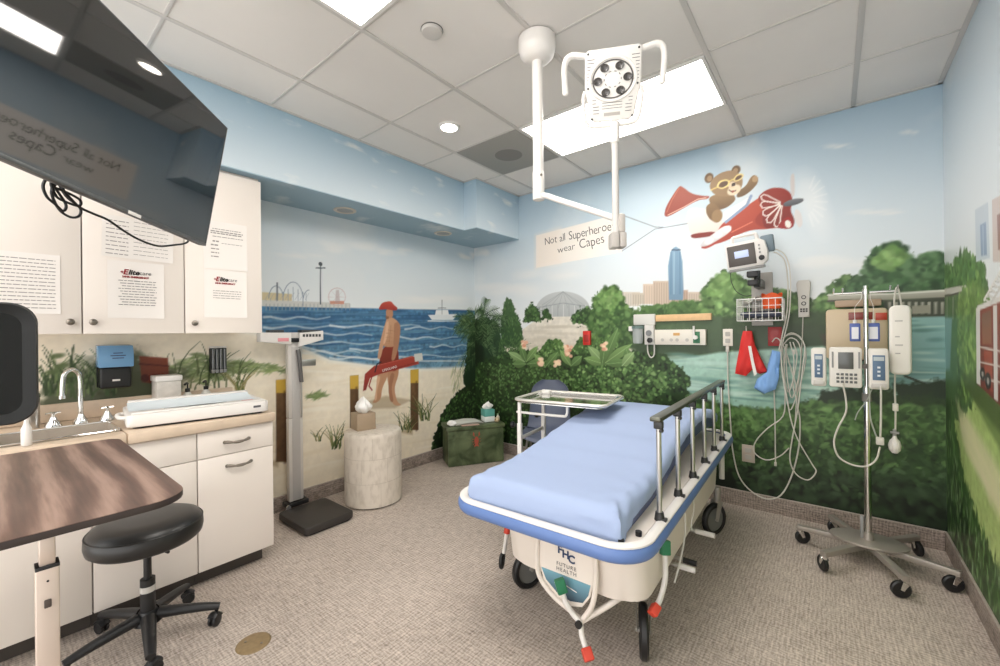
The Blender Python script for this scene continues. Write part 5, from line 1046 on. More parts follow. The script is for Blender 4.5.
m = MB(); m.tube([(PX - .128, FY - .008, .50), (PX - .132, FY - .008, .36), (PX - .12, FY - .008, .285), (PX - .06, FY - .008, .23), (PX + .02, FY - .01, .20), (.125, FY - .012, .180)], .0105, 10, 4); m.tube([(PX + .128, FY - .008, .50), (PX + .132, FY - .008, .37), (PX + .118, FY - .01, .26), (.125, FY - .012, .180)], .0105, 10, 4)
m.tube([(.125, FY - .012, .180), (.21, FY + .05, .24), (.28, FY + .12, .295)], .012, 10, 2); m.build('panel_tube_frame', CRM, t)
TEAL = bpy.data.materials.new('teal_gradient_print'); TEAL.use_nodes = True; nt = TEAL.node_tree; bb = nt.nodes['Principled BSDF']; tc = nt.nodes.new('ShaderNodeTexCoord'); sp = nt.nodes.new('ShaderNodeSeparateXYZ'); nt.links.new(tc.outputs['Object'], sp.inputs[0]); mr = nt.nodes.new('ShaderNodeMapRange'); mr.inputs[1].default_value = .23; mr.inputs[2].default_value = .345; nt.links.new(sp.outputs['Z'], mr.inputs[0]); r = nt.nodes.new('ShaderNodeValToRGB'); r.color_ramp.elements[0].color = srgb(34, 48, 66); r.color_ramp.elements[1].color = srgb(120, 172, 190); nt.links.new(mr.outputs[0], r.inputs[0]); nt.links.new(r.outputs[0], bb.inputs['Base Color'])
MB().prism([(-.112, .325), (.108, .325), (.098, .282), (.075, .246), (.02, .232), (-.04, .246), (-.09, .282)], -.0002, .0018, Matrix(((1, 0, 0, PX), (0, 0, -1, FY - .0042), (0, 1, 0, 0), (0, 0, 0, 1)))).build('teal_label', TEAL, t)
def bedtext(s, size, x, z, m_, **k): 
    return text('lettering', s, size, Matrix.Translation((x + PX, FY - .0066, z)) @ MW, m_, t, .0003, **k)
NV = mat('navy_print', (44, 62, 96), .5)
bedtext('F', .044, -.024, .424, NV, bold=.0015); bedtext('H', .044, .002, .412, NV, bold=.0015); bedtext('C', .044, .028, .400, NV, bold=.0015)
bedtext('FUTURE', .021, .004, .366, GREYTXT, space=1.25); bedtext('HEALTH', .021, .004, .345, GREYTXT, space=1.25)
m = MB(); m.tube([(PX - .05, FY - .0062, .282), (PX - .01, FY - .0062, .290), (PX + .05, FY - .0062, .278)], .0018, 6, 4); m.build('white_swash', mat('white_lettering_paint', (230, 226, 220), .6), t)
# side panel sign
SXM = Matrix.Translation((.3530, -.42, .43)) @ ML
text('lettering', 'FHC', .06, SXM, NV, t, .0003, space=1.1)
# wheels
GW = mat('wheel_grey_hub', (112, 112, 110), .45)
def bigwheel(x, y, ang):
    M2 = Matrix.Translation((x, y, 0)) @ Matrix.Rotation(ang, 4, 'Z'); R0 = .1
    w = MB(); w.lathe([(R0 - .026, -.016), (R0 - .008, -.017), (R0, -.009), (R0, .009), (R0 - .008, .017), (R0 - .026, .016), (R0 - .026, -.016)], 40, M2 @ Matrix.Translation((0, 0, R0 + .001)) @ Matrix.Rotation(PI / 2, 4, 'X'))
    o = w.build('wheel', BLK, t)
    h = MB(); h.lathe([(0, -.012), (.02, -.014), (.06, -.006), (R0 - .0265, -.009), (R0 - .0265, .009), (.06, .006), (.02, .014), (0, .012)], 32, M2 @ Matrix.Translation((0, 0, R0 + .001)) @ Matrix.Rotation(PI / 2, 4, 'X')); h.build('hub', GW, t).parent = o
    f = MB()
    for s in (-1, 1): f.tube([M2 @ Vector((.0, s * .024, R0)), M2 @ Vector((.012, s * .026, R0 + .06)), M2 @ Vector((.035, s * .024, R0 + .118))], lambda q: (.016 + .01 * q, .003), 8, 3, flat=M2.to_3x3() @ Vector((1, 0, 0)))
    f.cyl(M2 @ Vector((.0, -.03, R0)), M2 @ Vector((0, .03, R0)), .008); f.cyl(M2 @ Vector((.035, 0, R0 + .112)), M2 @ Vector((.035, 0, .299)), .022); f.build('fork', mat('fork_grey', (168, 164, 158), .4, .5), t).parent = o
bigwheel(.30, -.615, math.radians(110)); bigwheel(-.315, -.51, math.radians(70)); bigwheel(.345, .645, math.radians(62)); bigwheel(-.31, .655, math.radians(80))
# pedals
GRN = mat('green_pedal', (40, 118, 82), .5); RED_ = mat('red_pedal', (204, 66, 46), .5)
def pedal(pts, red, green, lab, pivot):
    m = MB(); m.tube(pts, .0105, 10, 4); p = m.build('pedal_lever', WHT, t)
    a, b = Vector(pts[-2]), Vector(pts[-1]); d = (b - a).normalized(); m = MB(); m.prism(rounded(.038, .03, .006), 0, .042, frame(b - d * .006, d.orthogonal(), d), bev=.004); m.build('red_tip', RED_, t).parent = p
    a, b = Vector(pts[1]), Vector(pts[0]); d = (b - a).normalized(); m = MB(); m.prism(rounded(.040, .026, .006), 0, .055, frame(b - d * .01, d.orthogonal(), d), bev=.004); m.build('green_tip', GRN, t).parent = p
    if pivot: m = MB(); v = Vector(pivot); m.cyl(v, v + Vector((0, -.012, 0)), .014, n=14); m.build('pivot', BLK, t).parent = p
pedal([(.058, FY - .045, .290), (.068, FY - .04, .25), (.095, FY - .03, .205), (.125, FY - .028, .180), (.138, FY - .04, .145), (.165, FY - .06, .115)], 1, 1, '', (.125, FY - .034, .180))
pedal([(.375, -.57, .42), (.378, -.58, .37), (.38, -.59, .33), (.376, -.61, .29), (.372, -.64, .265), (.366, -.665, .25)], 1, 1, '', None)
m = MB(); m.tube([(-.35, -.50, .37), (-.40, -.51, .36), (-.43, -.52, .31), (-.445, -.525, .24), (-.46, -.53, .14)], .010, 10, 4); pl = m.build('roller_arm', WHT, t); m = MB(); m.tube([(-.432, -.521, .305), (-.444, -.525, .25)], .017, 10, 0); m.build('red_grip', RED_, t).parent = pl; m = MB(); m.torus((-.47, -.535, .098), .03, .011, (.9, .4, 0), 24, 8); m.cyl((-.46, -.53, .14), (-.462, -.531, .11), .009); m.cyl((-.482, -.541, .098), (-.458, -.529, .098), .012); m.build('roller_wheel', BLK, t).parent = pl
m = MB()
for (y, z, L) in ((-.36, .27, .07), (-.28, .26, .06), (-.02, .29, .09)): m = MB(); m.cyl((.33, y, z), (.37 + L, y, z), .0095); o_ = m.build('step_bar', STEEL, t); m = MB(); m.tube([(.375, y, z), (.372 + L, y, z)], .0125, 10, 0); (m.build('rubber_sleeve', BLK, t) if y == -.28 else m.build('sleeve', WHT, t)).parent = o_
m = MB(); m.tube([(.36, -.2, .50), (.372, -.22, .42), (.378, -.27, .35), (.39, -.40, .31), (.392, -.5, .27)], .004, 6, 4); m.tube([(.355, -.02, .50), (.375, -.05, .42), (.372, -.1, .36), (.38, -.12, .33)], .003, 6, 4); m.build('brake_cable', WHT, t)
m = MB(); m.cyl((.36, .86, .30), (.36, .86, .49), .017); m.cyl((.36, .86, .49), (.36, .86, .55), .012); m.build('pole_socket', WHT, t)

# ------------------------------------------------------------------ ceiling examination lamp
cx, cy = -1.112, 1.692
t = thing('examination_lamp', 'white six-lens examination lamp on a jointed arm from the ceiling', 'lamp', (cx, cy, H), world=True)
LW = mat('lamp_white', (232, 228, 223), .32)
MB().lathe([(0, -.118), (.035, -.118), (.062, -.108), (.082, -.086), (.090, -.055), (.090, -.008), (0, -.008)], 40, Matrix.Translation((cx, cy, H))).build('canopy', LW, t)
m = MB(); m.cyl((cx, cy, 1.99), (cx, cy, H - .117), .0255, n=24); m.build('drop_tube', LW, t); m = MB(); m.cyl((cx, cy, 1.952), (cx, cy, 2.09), .0285, n=24, bev=.004); m.build('lower_sleeve', LW, t)
m = MB(); m.cyl((cx + .024, cy - .014, 2.065), (cx + .0275, cy - .016, 2.065), .006, n=10); m.build('sleeve_screw', PEWTER, t)
def at_depth(px, py, c): return Vector((0, 0, EYE)) + ray(px, py) * c
jx, jy = at_depth(616, 240, 1.76).xy; zt = 2.14; zj = 1.690
m = MB(); m.tube([(cx, cy, 1.972), (cx + (jx - cx) * .1, cy + (jy - cy) * .1, 1.965), (cx + (jx - cx) * .3, cy + (jy - cy) * .3, 1.925), (jx - .02, jy + .03, 1.80)], .0135, 14, 4); m.build('spring_arm', LW, t)
m = MB(); m.box(-.026, .008, -.03, .03, zj - .03, zj + .035, .006, M=Matrix.Translation((jx, jy, 0)) @ Matrix.Rotation(YAW, 4, 'Z')); m.box(.010, .038, -.03, .03, zj - .028, zj + .035, .006, M=Matrix.Translation((jx, jy, 0)) @ Matrix.Rotation(YAW, 4, 'Z')); m.box(.008, .036, -.022, .022, zj + .036, zj + .115, .008, M=Matrix.Translation((jx, jy, 0)) @ Matrix.Rotation(YAW, 4, 'Z')); m.build('elbow_joint', mat('lamp_joint_grey', (186, 180, 174), .4), t)
m = MB(); m.cyl((jx, jy, zj), (jx, jy, zt), .0145, n=20); m.build('upright_tube', mat('lamp_tube_grey', (204, 200, 196), .35), t); m = MB(); m.cyl((jx, jy, zt - .03), (jx, jy, zt + .055), .0185, .021, n=20); m.build('upright_collar', LW, t)
HC = at_depth(612.5, 86, 1.735); nz = (Vector((0, 0, EYE)) - HC).normalized(); nz = (nz + Vector((0, 0, .1))).normalized(); xr = Vector((0, 0, 1)).cross(nz).normalized(); up = nz.cross(xr); a = math.radians(-2)
HM = Matrix((xr * math.cos(a) + up * math.sin(a), up * math.cos(a) - xr * math.sin(a), nz)).transposed().to_4x4(); HM.translation = HC; HM = HM @ Matrix.Diagonal((1, .85, 1, 1))
K = .00418
out = [(-27, 36), (-24, 39), (24, 39), (27, 36), (27.5, 0), (26, -8), (22, -33), (18, -37), (-18, -37), (-22, -33), (-26, -8), (-27.5, 0)]
MB().prism([(x * K, y * K) for x, y in out], -.045, 0, HM, bev=.008, seg=3).build('head_shell', LW, t)
m = MB(); m.lathe([(20.5 * K, .0005), (21.5 * K, .004), (23 * K, .004), (24 * K, .0005)], 48, HM @ Matrix.Translation((0, 7 * K, 0))); m.build('lens_ring', LW, t)
m = MB(); m.lathe([(20 * K, .0008), (20 * K, .0016), (18.6 * K, .0016), (18.6 * K, .0008)], 48, HM @ Matrix.Translation((0, 7 * K, 0)))
LG = mat('lamp_slot_dark', (84, 80, 78), .6)
for ang in range(0, 360, 12):
    if ang % 60 < 42 and ang % 60 > 18: continue
    ca_, sa_ = math.cos(math.radians(ang + 3)), math.sin(math.radians(ang + 3)); m.box(-.0035, .0035, -.0013, .0013, .0006, .0014, M=HM @ Matrix.Translation((12.5 * K * ca_, 7 * K + 12.5 * K * sa_, 0)) @ Matrix.Rotation(math.radians(ang + 3), 4, 'Z'))
for k in range(10):
    aa = k * 2 * PI / 10; m.box(-.0015, .0015, -.005, .005, .0006, .0014, M=HM @ Matrix.Translation((8.2 * K * math.cos(aa), 7 * K + 8.2 * K * math.sin(aa), 0)) @ Matrix.Rotation(aa, 4, 'Z'))
for k in range(8):
    for s in (-1, 1): x0, x1 = sorted((s * 25 * K, s * (19 + abs(k - 3.5) * -.4 + (3 if 1 < k < 7 else 0)) * K)); m.box(x0, x1, (29 - 3.4 * k) * K - .0012, (29 - 3.4 * k) * K + .0012, .0006, .0014, M=HM)
for k in range(5):
    for s in (-1, 1): x0, x1 = sorted((s * (20 - k * .3) * K, s * (13 if k > 1 else 16) * K)); m.box(x0, x1, (-13 - 3.6 * k) * K - .0012, (-13 - 3.6 * k) * K + .0012, .0006, .0014, M=HM)
for k in range(3): m.box(-10 * K, 10 * K, (-17 - 3 * k) * K - .001, (-17 - 3 * k) * K + .001, .0006, .0014, M=HM)
m.build('vent_slots', LG, t)
text('logo', 'MI-750', .02, HM @ Matrix.Translation((0, -29.5 * K, .0012)), GREYTXT, t) if False else None
m = MB(); m.box(-8 * K, 8 * K, -31 * K, -27.5 * K, .0006, .0013, M=HM); m.build('name_plate', mat('lamp_nameplate', (176, 170, 164), .5), t)
for k in range(6):
    aa = math.radians(60 * k + 3); c2 = HM @ Matrix.Translation((14.4 * K * math.cos(aa), 7 * K + 14.4 * K * math.sin(aa), .001))
    l = MB(); l.lathe([(0, .002), (.010, .0025), (.013, .005), (.0175, .0055), (.0185, .001), (0, .001)], 24, c2); l.build('lens', mat('lamp_lens_dark', (66, 62, 60), .18, coat=.5), t)
for (x, y) in ((-24, 35), (24, 35), (-24, 0), (24, 0), (-20, -33), (20, -33)): m = MB(); m.cyl(HM @ Vector((x * K, y * K, .0003)), HM @ Vector((x * K, y * K, .002)), .0042, n=10); m.build('head_screw', BLK, t)
for s in (-1, 1):
    m = MB(); m.tube([HM @ Vector((s * x * K, y * K, -.02)) for x, y in ((26, 34), (34, 36), (40, 37), (45.5, 34), (48, 26), (48, 12), (47.5, 0))], .0125, 14, 5); m.sphere(HM @ Vector((s * 47.5 * K, -1 * K, -.02)), .0135, 12); m.build('handle', LW, t)
m = MB(); m.tube([HM @ Vector((x * K, y * K, -.012)) for x, y in ((-27, -2), (-29, -10), (-28, -24), (-26, -36), (-20, -41), (0, -42), (20, -41), (26, -36), (28, -24), (29, -10), (27, -2))], .0085, 10, 4); m.build('guard_loop', LW, t)
yk = HM @ Vector((0, -42 * K, -.02)); m = MB(); m.tube([(jx, jy, zt + .04), ((jx + yk.x) / 2, (jy + yk.y) / 2, (zt + .055 + yk.z) / 2), yk], .014, 12, 3); m.build('yoke', LW, t)
# ------------------------------------------------------------------ fittings on the back wall
def wb_(px0, py0, px1, py1):
    """extent on the back wall of a rectangle seen in the photo: x0, x1, z0, z1"""
    a, b = on_back((px0, py0)), on_back((px1, py1)); return min(a[0], b[0]), max(a[0], b[0]), min(a[1], b[1]), max(a[1], b[1])
BW = YB - .001
IV_ = mat('ivory_plastic', (226, 220, 208), .45); GRY = mat('mid_grey_plastic', (140, 140, 138), .45); CORD = mat('pale_cord', (206, 202, 192), .5)
x0, x1, z0, z1 = -1.155, -.765, 1.195, 1.318
t = thing('gas_outlet_panel', 'ivory medical gas outlet panel below the light wooden strip', 'outlet panel', ((x0 + x1) / 2, BW, z0), world=True)
MB().box(x0, x1, BW - .035, BW, z0, z1, .004).build('box', IV_, t)
MB().box(-.855, -.805, BW - .0415, BW - .0355, 1.21, 1.30, .003).build('green_outlet', mat('oxygen_green', (58, 120, 84), .5), t); m = MB(); m.cyl((-.833, BW - .042, 1.255), (-.833, BW - .07, 1.255), .016); m.cyl((-.845, BW - .055, 1.255), (-.845, BW - .055, 1.345), .008); m.build('flowmeter', WHT, t)
for (a, b, m_) in ((-1.03, -.985, 'sign_amber'), (-.95, -.94, 'x')):
    if m_ != 'x': MB().box(-1.005, -.955, BW - .0365, BW - .0355, 1.27, 1.292).build('amber_label', mat('sign_amber', (206, 160, 96), .6), t)
for x in (-1.09, -1.02, -.975, -.9): m = MB(); m.cyl((x, BW - .0352, 1.235), (x, BW - .040, 1.235), .013); m.build('outlet_port', mat('port_grey', (190, 186, 178), .4), t)
t = thing('wooden_strip', 'light wooden rail fixed across the mural above the gas outlets', 'rail', (-.92, BW, 1.41), world=True)
m = MB(); m.box(-1.15, -.726, BW - .022, BW, 1.388, 1.442, .003); m.build('board', mat('pale_oak', (222, 184, 136), .5, var=.06, scale=30), t)
t = thing('suction_unit', 'white suction regulator with a clear jar left of the gas outlets', 'suction unit', (-1.27, BW, 1.2), world=True)
m = MB(); m.box(-1.335, -1.152, BW - .03, BW, 1.36, 1.452, .006); m.box(-1.235, -1.157, BW - .05, BW, 1.195, 1.359, .006); m.build('body', mat('suction_grey_white', (210, 208, 202), .45), t)
g = MB(); g.cyl((-1.195, BW - .0505, 1.292), (-1.195, BW - .062, 1.292), .024); g.build('gauge', mat('gauge_grey', (120, 122, 122), .3), t); g = MB(); g.cyl((-1.185, BW - .0505, 1.232), (-1.185, BW - .075, 1.232), .021, bev=.003); g.build('knob', BLK, t)
g = MB(); g.lathe([(0, 0), (.036, 0), (.042, .01), (.045, .125), (.0, .125)], 24, Matrix.Translation((-1.288, BW - .050, 1.205))); g.build('jar', mat('clear_jar', (214, 220, 218), .08, alpha=.55), t); g = MB(); g.lathe([(0, 0), (.05, 0), (.05, .02), (0, .024)], 24, Matrix.Translation((-1.288, BW - .052, 1.331))); g.build('jar_lid', mat('jar_lid_teal', (112, 134, 130), .5), t)
g = MB(); g.box(-1.375, -1.336, BW - .04, BW, 1.31, 1.352, .004); g.build('bracket', WHT, t)
g = MB(); g.tube([(-1.215, BW - .03, 1.20), (-1.212, BW - .035, 1.14), (-1.195, BW - .036, 1.095), (-1.175, BW - .036, 1.09), (-1.158, BW - .036, 1.12), (-1.158, BW - .034, 1.205)], .0055, 8, 4); g.build('hose', CORD, t)
x0, x1, z0, z1 = wb_(584.5, 331, 591.5, 345)
t = thing('alarm_box', 'small red alarm box on the mural above the painted flowers', 'alarm', ((x0 + x1) / 2, BW, z0), world=True); MB().box(x0, x1, BW - .035, BW, z0, z1, .004).build('box', mat('alarm_red', (200, 48, 40), .4), t); MB().box(x0 + .012, x1 - .012, BW - .038, BW - .0352, z0 + .03, z1 - .035, .001).build('cover_plate', mat('alarm_dark_red', (160, 36, 32), .4), t)
def outlet(px0, py0, px1, py1, lab, m_, plug=False):
    x0, x1, z0, z1 = wb_(px0, py0, px1, py1); t = thing('wall_outlet', lab, 'outlet', ((x0 + x1) / 2, BW, z0), world=True)
    MB().box(x0, x1, BW - .007, BW, z0, z1, .002).build('plate', m_, t); xc = (x0 + x1) / 2; h = z1 - z0
    for k in (.3, .7): MB().prism(rounded((x1 - x0) * .5, h * .26, .006), .0071, .0105, Matrix(((1, 0, 0, xc), (0, 0, -1, BW), (0, 1, 0, z0 + h * k), (0, 0, 0, 1)))).build('socket', mat('socket_grey', (176, 172, 164), .5), t)
    return xc, z0, z1
xc, z0, z1 = outlet(723, 329, 733, 346, 'white wall outlet with a cord plugged in, left of the red bag', IV_)
outlet(742, 444, 755, 463, 'pale wall outlet low on the dark shrubbery beside the bed head', mat('outlet_taupe', (186, 174, 160), .5))
x0, x1, z0, z1 = wb_(768, 327, 782, 346); t = thing('wall_outlet', 'red emergency wall outlet half hidden below the wire basket', 'outlet', (x0, BW, z0), world=True); MB().box(x0, x1, BW - .008, BW, z0, z1, .002).build('plate', mat('outlet_red', (158, 40, 38), .45), t)
for k in (.3, .7): MB().prism(rounded((x1 - x0) * .5, (z1 - z0) * .26, .006), .0082, .0115, Matrix(((1, 0, 0, (x0 + x1) / 2), (0, 0, -1, BW), (0, 1, 0, z0 + (z1 - z0) * k), (0, 0, 0, 1)))).build('socket', mat('alarm_dark_red', (160, 36, 32), .4), t)
def wc(pts, off): # points of a cord hanging a little in front of the back wall
    out = []
    for i, (px, py) in enumerate(pts):
        d = ray(px, py); o = off if not callable(off) else off(i / (len(pts) - 1)); k = (YB - o) / d.y; out.append(Vector((0, 0, EYE)) + d * k)
    return out
def cord(name, lab, runs, r=.0042, m_=CORD, ends=()):
    m = MB()
    for pts, off in runs: m.tube(wc(pts, off), r, 8, 4)
    for (px, py, off, s) in ends:
        p = wc([(px, py)], off)[0]; m.box(p.x - s * .5, p.x + s * .5, p.y - s * .4, p.y + s * .4, p.z - s, p.z + s, .003)
    return tag(m.build(name, m_), lab, 'cord')
cord('power_cord', 'pale cord sagging from the left wall outlet to the floor and back up', [([(727.5, 350), (728, 380), (731, 430), (733, 452), (739, 476), (751, 491), (767, 499), (781, 495), (792, 475), (799, 446), (800, 420), (797, 405), (797, 390), (792, 372), (786, 352), (782, 343)], .022)], .0048, ends=((727.5, 349, .022, .022),))
cord('sensor_cord', 'pale sensor cord looping beside the blue bag', [([(772, 342), (776, 338), (781, 343), (784, 365), (785, 394), (783, 416), (768, 428), (756, 441), (754, 452), (766, 460), (780, 456), (789, 448)], .034), ([(774, 389), (775, 420), (775.5, 462)], .03)], .0040, ends=((775.5, 464, .03, .014),))
cord('twin_cord', 'pale twin cord falling from the vital signs monitor in long loops', [([(774, 249.5), (778, 250), (785, 255), (789.5, 268), (790.5, 290), (789, 315), (784, 338), (781, 352), (783, 376), (787, 398), (791, 420), (798, 440), (812, 464), (816, 472), (808, 480), (796, 474), (790, 460), (792, 440), (798, 408), (803, 365), (805, 348), (800, 337), (791, 333), (783, 338)], lambda q: .17 - .085 * min(1, q * 3)), ([(774, 252.5), (777, 253), (784, 259), (787, 272), (788, 292), (786.5, 315), (782, 336), (779, 350)], lambda q: .172 - .075 * q)], .0040)
cord('coiled_cord', 'bundle of coiled pale cords hanging beside the call handset', [([(780, 345), (786, 336), (796, 335), (804, 344), (806, 358), (802, 378), (796, 398), (790, 410), (786, 396), (782, 372), (780, 350)], .048), ([(783, 345), (790, 338), (798, 342), (801, 356), (798, 380), (792, 398), (788, 384), (786, 360), (787, 344)], .056), ([(790, 342), (794, 360), (793, 385), (797, 402)], .06), ([(786, 344), (784, 372), (788, 392), (793, 380), (797, 356), (793, 342)], .064)], .0036, ends=((794, 352, .064, .016),))
# call handset
x0, x1, z0, z1 = wb_(796.5, 281, 811.5, 317); hx = (x0 + x1) / 2
t = thing('call_handset', 'pale grey nurse call handset hung on the wall', 'handset', (hx, BW, z0), world=True); w = (x1 - x0) / 2
MB().prism([(hx - w * .75, z0), (hx + w * .75, z0), (hx + w * .78, z0 + .13), (hx + w, z1 - .02), (hx + w * .7, z1), (hx - w * .7, z1), (hx - w, z1 - .02), (hx - w * .78, z0 + .13)], -.034, -.002, Matrix(((1, 0, 0, 0), (0, 0, 1, BW), (0, 1, 0, 0), (0, 0, 0, 1))), bev=.006).build('body', mat('handset_grey', (204, 200, 192), .45), t)
for (zz, rr) in ((.135, .011), (.092, .011)): m = MB(); m.torus((hx, BW - .0355, z0 + zz), rr, .0024, (0, 1, 0), 20, 6); m.build('button_ring', DKTXT, t)
m = MB(); 
for i in range(3):
    for j in range(2): m.box(hx - .02 + i * .015, hx - .009 + i * .015, BW - .0362, BW - .0342, z0 + .035 + j * .014, z0 + .045 + j * .014)
m.build('keypad', DKTXT, t)
cord('handset_cord', 'cord hanging from the nurse call handset', [([(803, 317), (802, 345), (800, 372), (797, 396), (795, 424)], .012)], .0034)

# vital signs monitor on its bracket, wire basket, bags
t = thing('vital_signs_monitor', 'white vital signs monitor with a grey screen below the flying bear', 'monitor', (-.45, 3.31, 1.73), world=True)
VM = Matrix.Translation((-.462, 3.30, 1.832)) @ Matrix.Rotation(math.radians(-5), 4, 'Y') @ Matrix.Rotation(math.radians(8), 4, 'X')
XZf = Matrix(((1, 0, 0, 0), (0, 0, -1, 0), (0, 1, 0, 0), (0, 0, 0, 1)))   # local prism: xy -> xz, z towards the viewer
MB().prism([(-.118, -.088), (.095, -.088), (.122, -.06), (.13, .0), (.118, .07), (.09, .088), (-.118, .088)], -.06, .045, VM @ XZf, bev=.008).build('housing', WHT, t)
MB().box(-.106, .060, -.0485, -.0452, -.072, .070, .001, M=VM).build('screen_frame', mat('monitor_frame_brown', (84, 78, 74), .35), t); MB().box(-.064, .020, -.0505, -.0487, -.018, .030, .0005, M=VM).build('lcd', mat('lcd_pale_blue', (178, 190, 224), .3, emit=(178, 190, 224), estr=.25), t)
m = MB()
for k in range(3): m.cyl(VM @ Vector((.085, -.0452, .045 - k * .024)), VM @ Vector((.085, -.049, .045 - k * .024)), .006, n=12)
m.build('button_row', GRY, t); m = MB(); m.cyl(VM @ Vector((.092, -.0452, -.040)), VM @ Vector((.092, -.060, -.040)), .017, n=20, bev=.003); m.build('dial', BLK, t)
m = MB(); m.tube([VM @ Vector((-.075, 0, .085)), VM @ Vector((-.07, 0, .122)), VM @ Vector((-.05, 0, .130)), VM @ Vector((.05, 0, .130)), VM @ Vector((.07, 0, .122)), VM @ Vector((.075, 0, .085))], .012, 10, 3); m.build('handle', WHT, t)
MB().box(.09, .165, .005, .065, -.01, .105, .01, M=VM).build('side_module', mat('module_slate', (112, 128, 138), .45), t)
MB().box(-.11, .10, -.045, .05, -.108, -.0895, .004, M=VM).build('tray_plate', GRY, t)
t = thing('monitor_bracket', 'dark jointed wall bracket under the vital signs monitor', 'bracket', (-.42, BW, 1.55), world=True)
m = MB(); m.box(-.455, -.385, 3.25, 3.33, 1.668, 1.708, .006); m.box(-.452, -.388, 3.26, 3.33, 1.612, 1.650, .006); m.cyl((-.40, 3.31, 1.60), (-.40, 3.31, 1.712), .02); m.build('joint', BLK, t)
m = MB(); m.box(-.425, -.375, 3.33, 3.50, 1.60, 1.66, .006); m.build('arm', mat('bracket_grey', (118, 116, 112), .4, .4), t); MB().box(-.46, -.33, BW - .016, BW, 1.34, 1.72, .004).build('wall_plate', mat('bracket_plate_grey', (176, 172, 166), .4), t)
cord('monitor_lead', 'thin black lead drooping left of the monitor bracket', [([(731, 268), (731, 280), (736, 291), (745, 296), (752, 295)], .14)], .0026, BLK)
t = thing('wire_basket', 'white wire basket hung under the vital signs monitor', 'basket', (-.39, 3.40, 1.375), world=True)
bx0, bx1, by0, by1, bz0, bz1 = -.520, -.258, 3.285, 3.478, 1.372, 1.520
m = MB()
for z, r in ((bz1, .0042), (bz0 + .05, .0022), (bz0 + .10, .0022), (bz0, .0032)): m.tube([(bx0, by0, z), (bx1, by0, z), (bx1, by1, z), (bx0, by1, z)], r, 6, 0, True)
for k in range(8):
    x = bx0 + (bx1 - bx0) * k / 7; m.tube([(x, by1, bz1), (x, by1, bz0), (x, by0, bz0), (x, by0, bz1)], .0022, 6, 0)
for k in range(1, 5):
    y = by0 + (by1 - by0) * k / 5; m.tube([(bx0, y, bz1), (bx0, y, bz0), (bx1, y, bz0), (bx1, y, bz1)], .0022, 6, 0)
m.tube([(bx0 + .04, by1, bz1), (bx0 + .04, BW - .002, bz1 + .02)], .003, 6, 0); m.tube([(bx1 - .04, by1, bz1), (bx1 - .04, BW - .002, bz1 + .02)], .003, 6, 0)
m.build('wire_mesh', mat('white_wire', (226, 224, 220), .4), t)
t = thing('orange_pouch', 'orange pouch sticking up out of the wire basket', 'pouch', (-.325, 3.39, 1.452), rz=.1); m = MB(); m.grid(16, 10, lambda u, v: Vector((math.cos(u * 2 * PI) * (.05 + .012 * v), math.sin(u * 2 * PI) * (.035 - .010 * v), .098 * v + .012 * math.sin(u * 6 * PI) * v + .002))); m.f.append(tuple(range(16))); m.build('bag', mat('orange_fabric', (232, 92, 38), .6), t)
t = thing('blood_pressure_cuff', 'dark cuff lying folded in the wire basket', 'cuff', (-.450, 3.385, 1.376)); m = MB(); m.tube([(-.045, .01, .036), (.06, .04, .034), (.15, .0, .036), (.16, -.05, .038), (.05, -.06, .036), (-.04, -.03, .046), (.03, .03, .05), (.14, .02, .052)], lambda q: (.014, .022), 10, 4); m.build('cuff', mat('cuff_slate', (62, 68, 84), .7), t)
t = thing('folded_cloth', 'white folded cloth along the left of the wire basket', 'cloth', (-.455, 3.41, 1.492)); m = MB(); m.grid(14, 8, lambda u, v: Vector((-.055 + .12 * u, -.06 + .12 * v, .0 + .045 * u + .014 * math.sin(9 * u + 4 * v)))); m.grid(14, 8, lambda u, v: Vector((-.055 + .12 * u, -.06 + .12 * v, -.012 + .042 * u + .012 * math.sin(9 * u + 4 * v)))); m.build('cloth', mat('white_cloth', (232, 228, 222), .8), t)
def hung(name, lab, cat, px, off, th, m_, wr=.008, seed=1):
    pts = wc(px, off); cx_ = sum(p.x for p in pts) / len(pts); zb_ = min(p.z for p in pts); y = YB - off
    P = [(p.x, p.z) for p in pts]; t = thing(name, lab, cat, (cx_, y, zb_), world=True)
    bm = bmesh.new(); f = bm.faces.new([bm.verts.new((a, y, b)) for a, b in P]); bmesh.ops.triangulate(bm, faces=[f]); 
    for _ in range(3): bmesh.ops.subdivide_edges(bm, edges=bm.edges[:], cuts=1, use_grid_fill=True)
    bnd = {v for e in bm.edges if e.is_boundary for v in e.verts}; bco = [v.co.copy() for v in bnd]
    r = bmesh.ops.duplicate(bm, geom=bm.verts[:] + bm.edges[:] + bm.faces[:]); vm = r['vert_map']; orig = [v for v in bm.verts]
    for v in bm.verts:
        d = min((v.co - c_).length for c_ in bco); v.co.y += 0
        v.tag = False
    dup = {g for g in r['geom'] if isinstance(g, bmesh.types.BMVert)}
    for v in bm.verts:
        d = min((v.co - c_).length for c_ in bco); k = min(1, d / .03); k = math.sqrt(k * (2 - k)) if k > 0 else 0; n_ = mnoise.noise(Vector((v.co.x * 30, seed, v.co.z * 14)))
        v.co.y += (th * k * (1 if v in dup else -1)) + (wr * n_ * k * (-1 if v not in dup else -.3))
    bmesh.ops.remove_doubles(bm, verts=bm.verts[:], dist=.0004); MB().bm(bm).build('bag', m_, t, angle=70); return t
rb = hung('red_drawstring_bag', 'bright red cloth bag hanging below the wire basket', 'bag', [(743, 331), (752, 331), (755, 345), (762, 360), (768, 372), (760, 374), (752, 370), (746, 376), (735, 373.5), (739, 356)], .06, .024, mat('red_fabric', (214, 46, 42), .65), .014, 3)
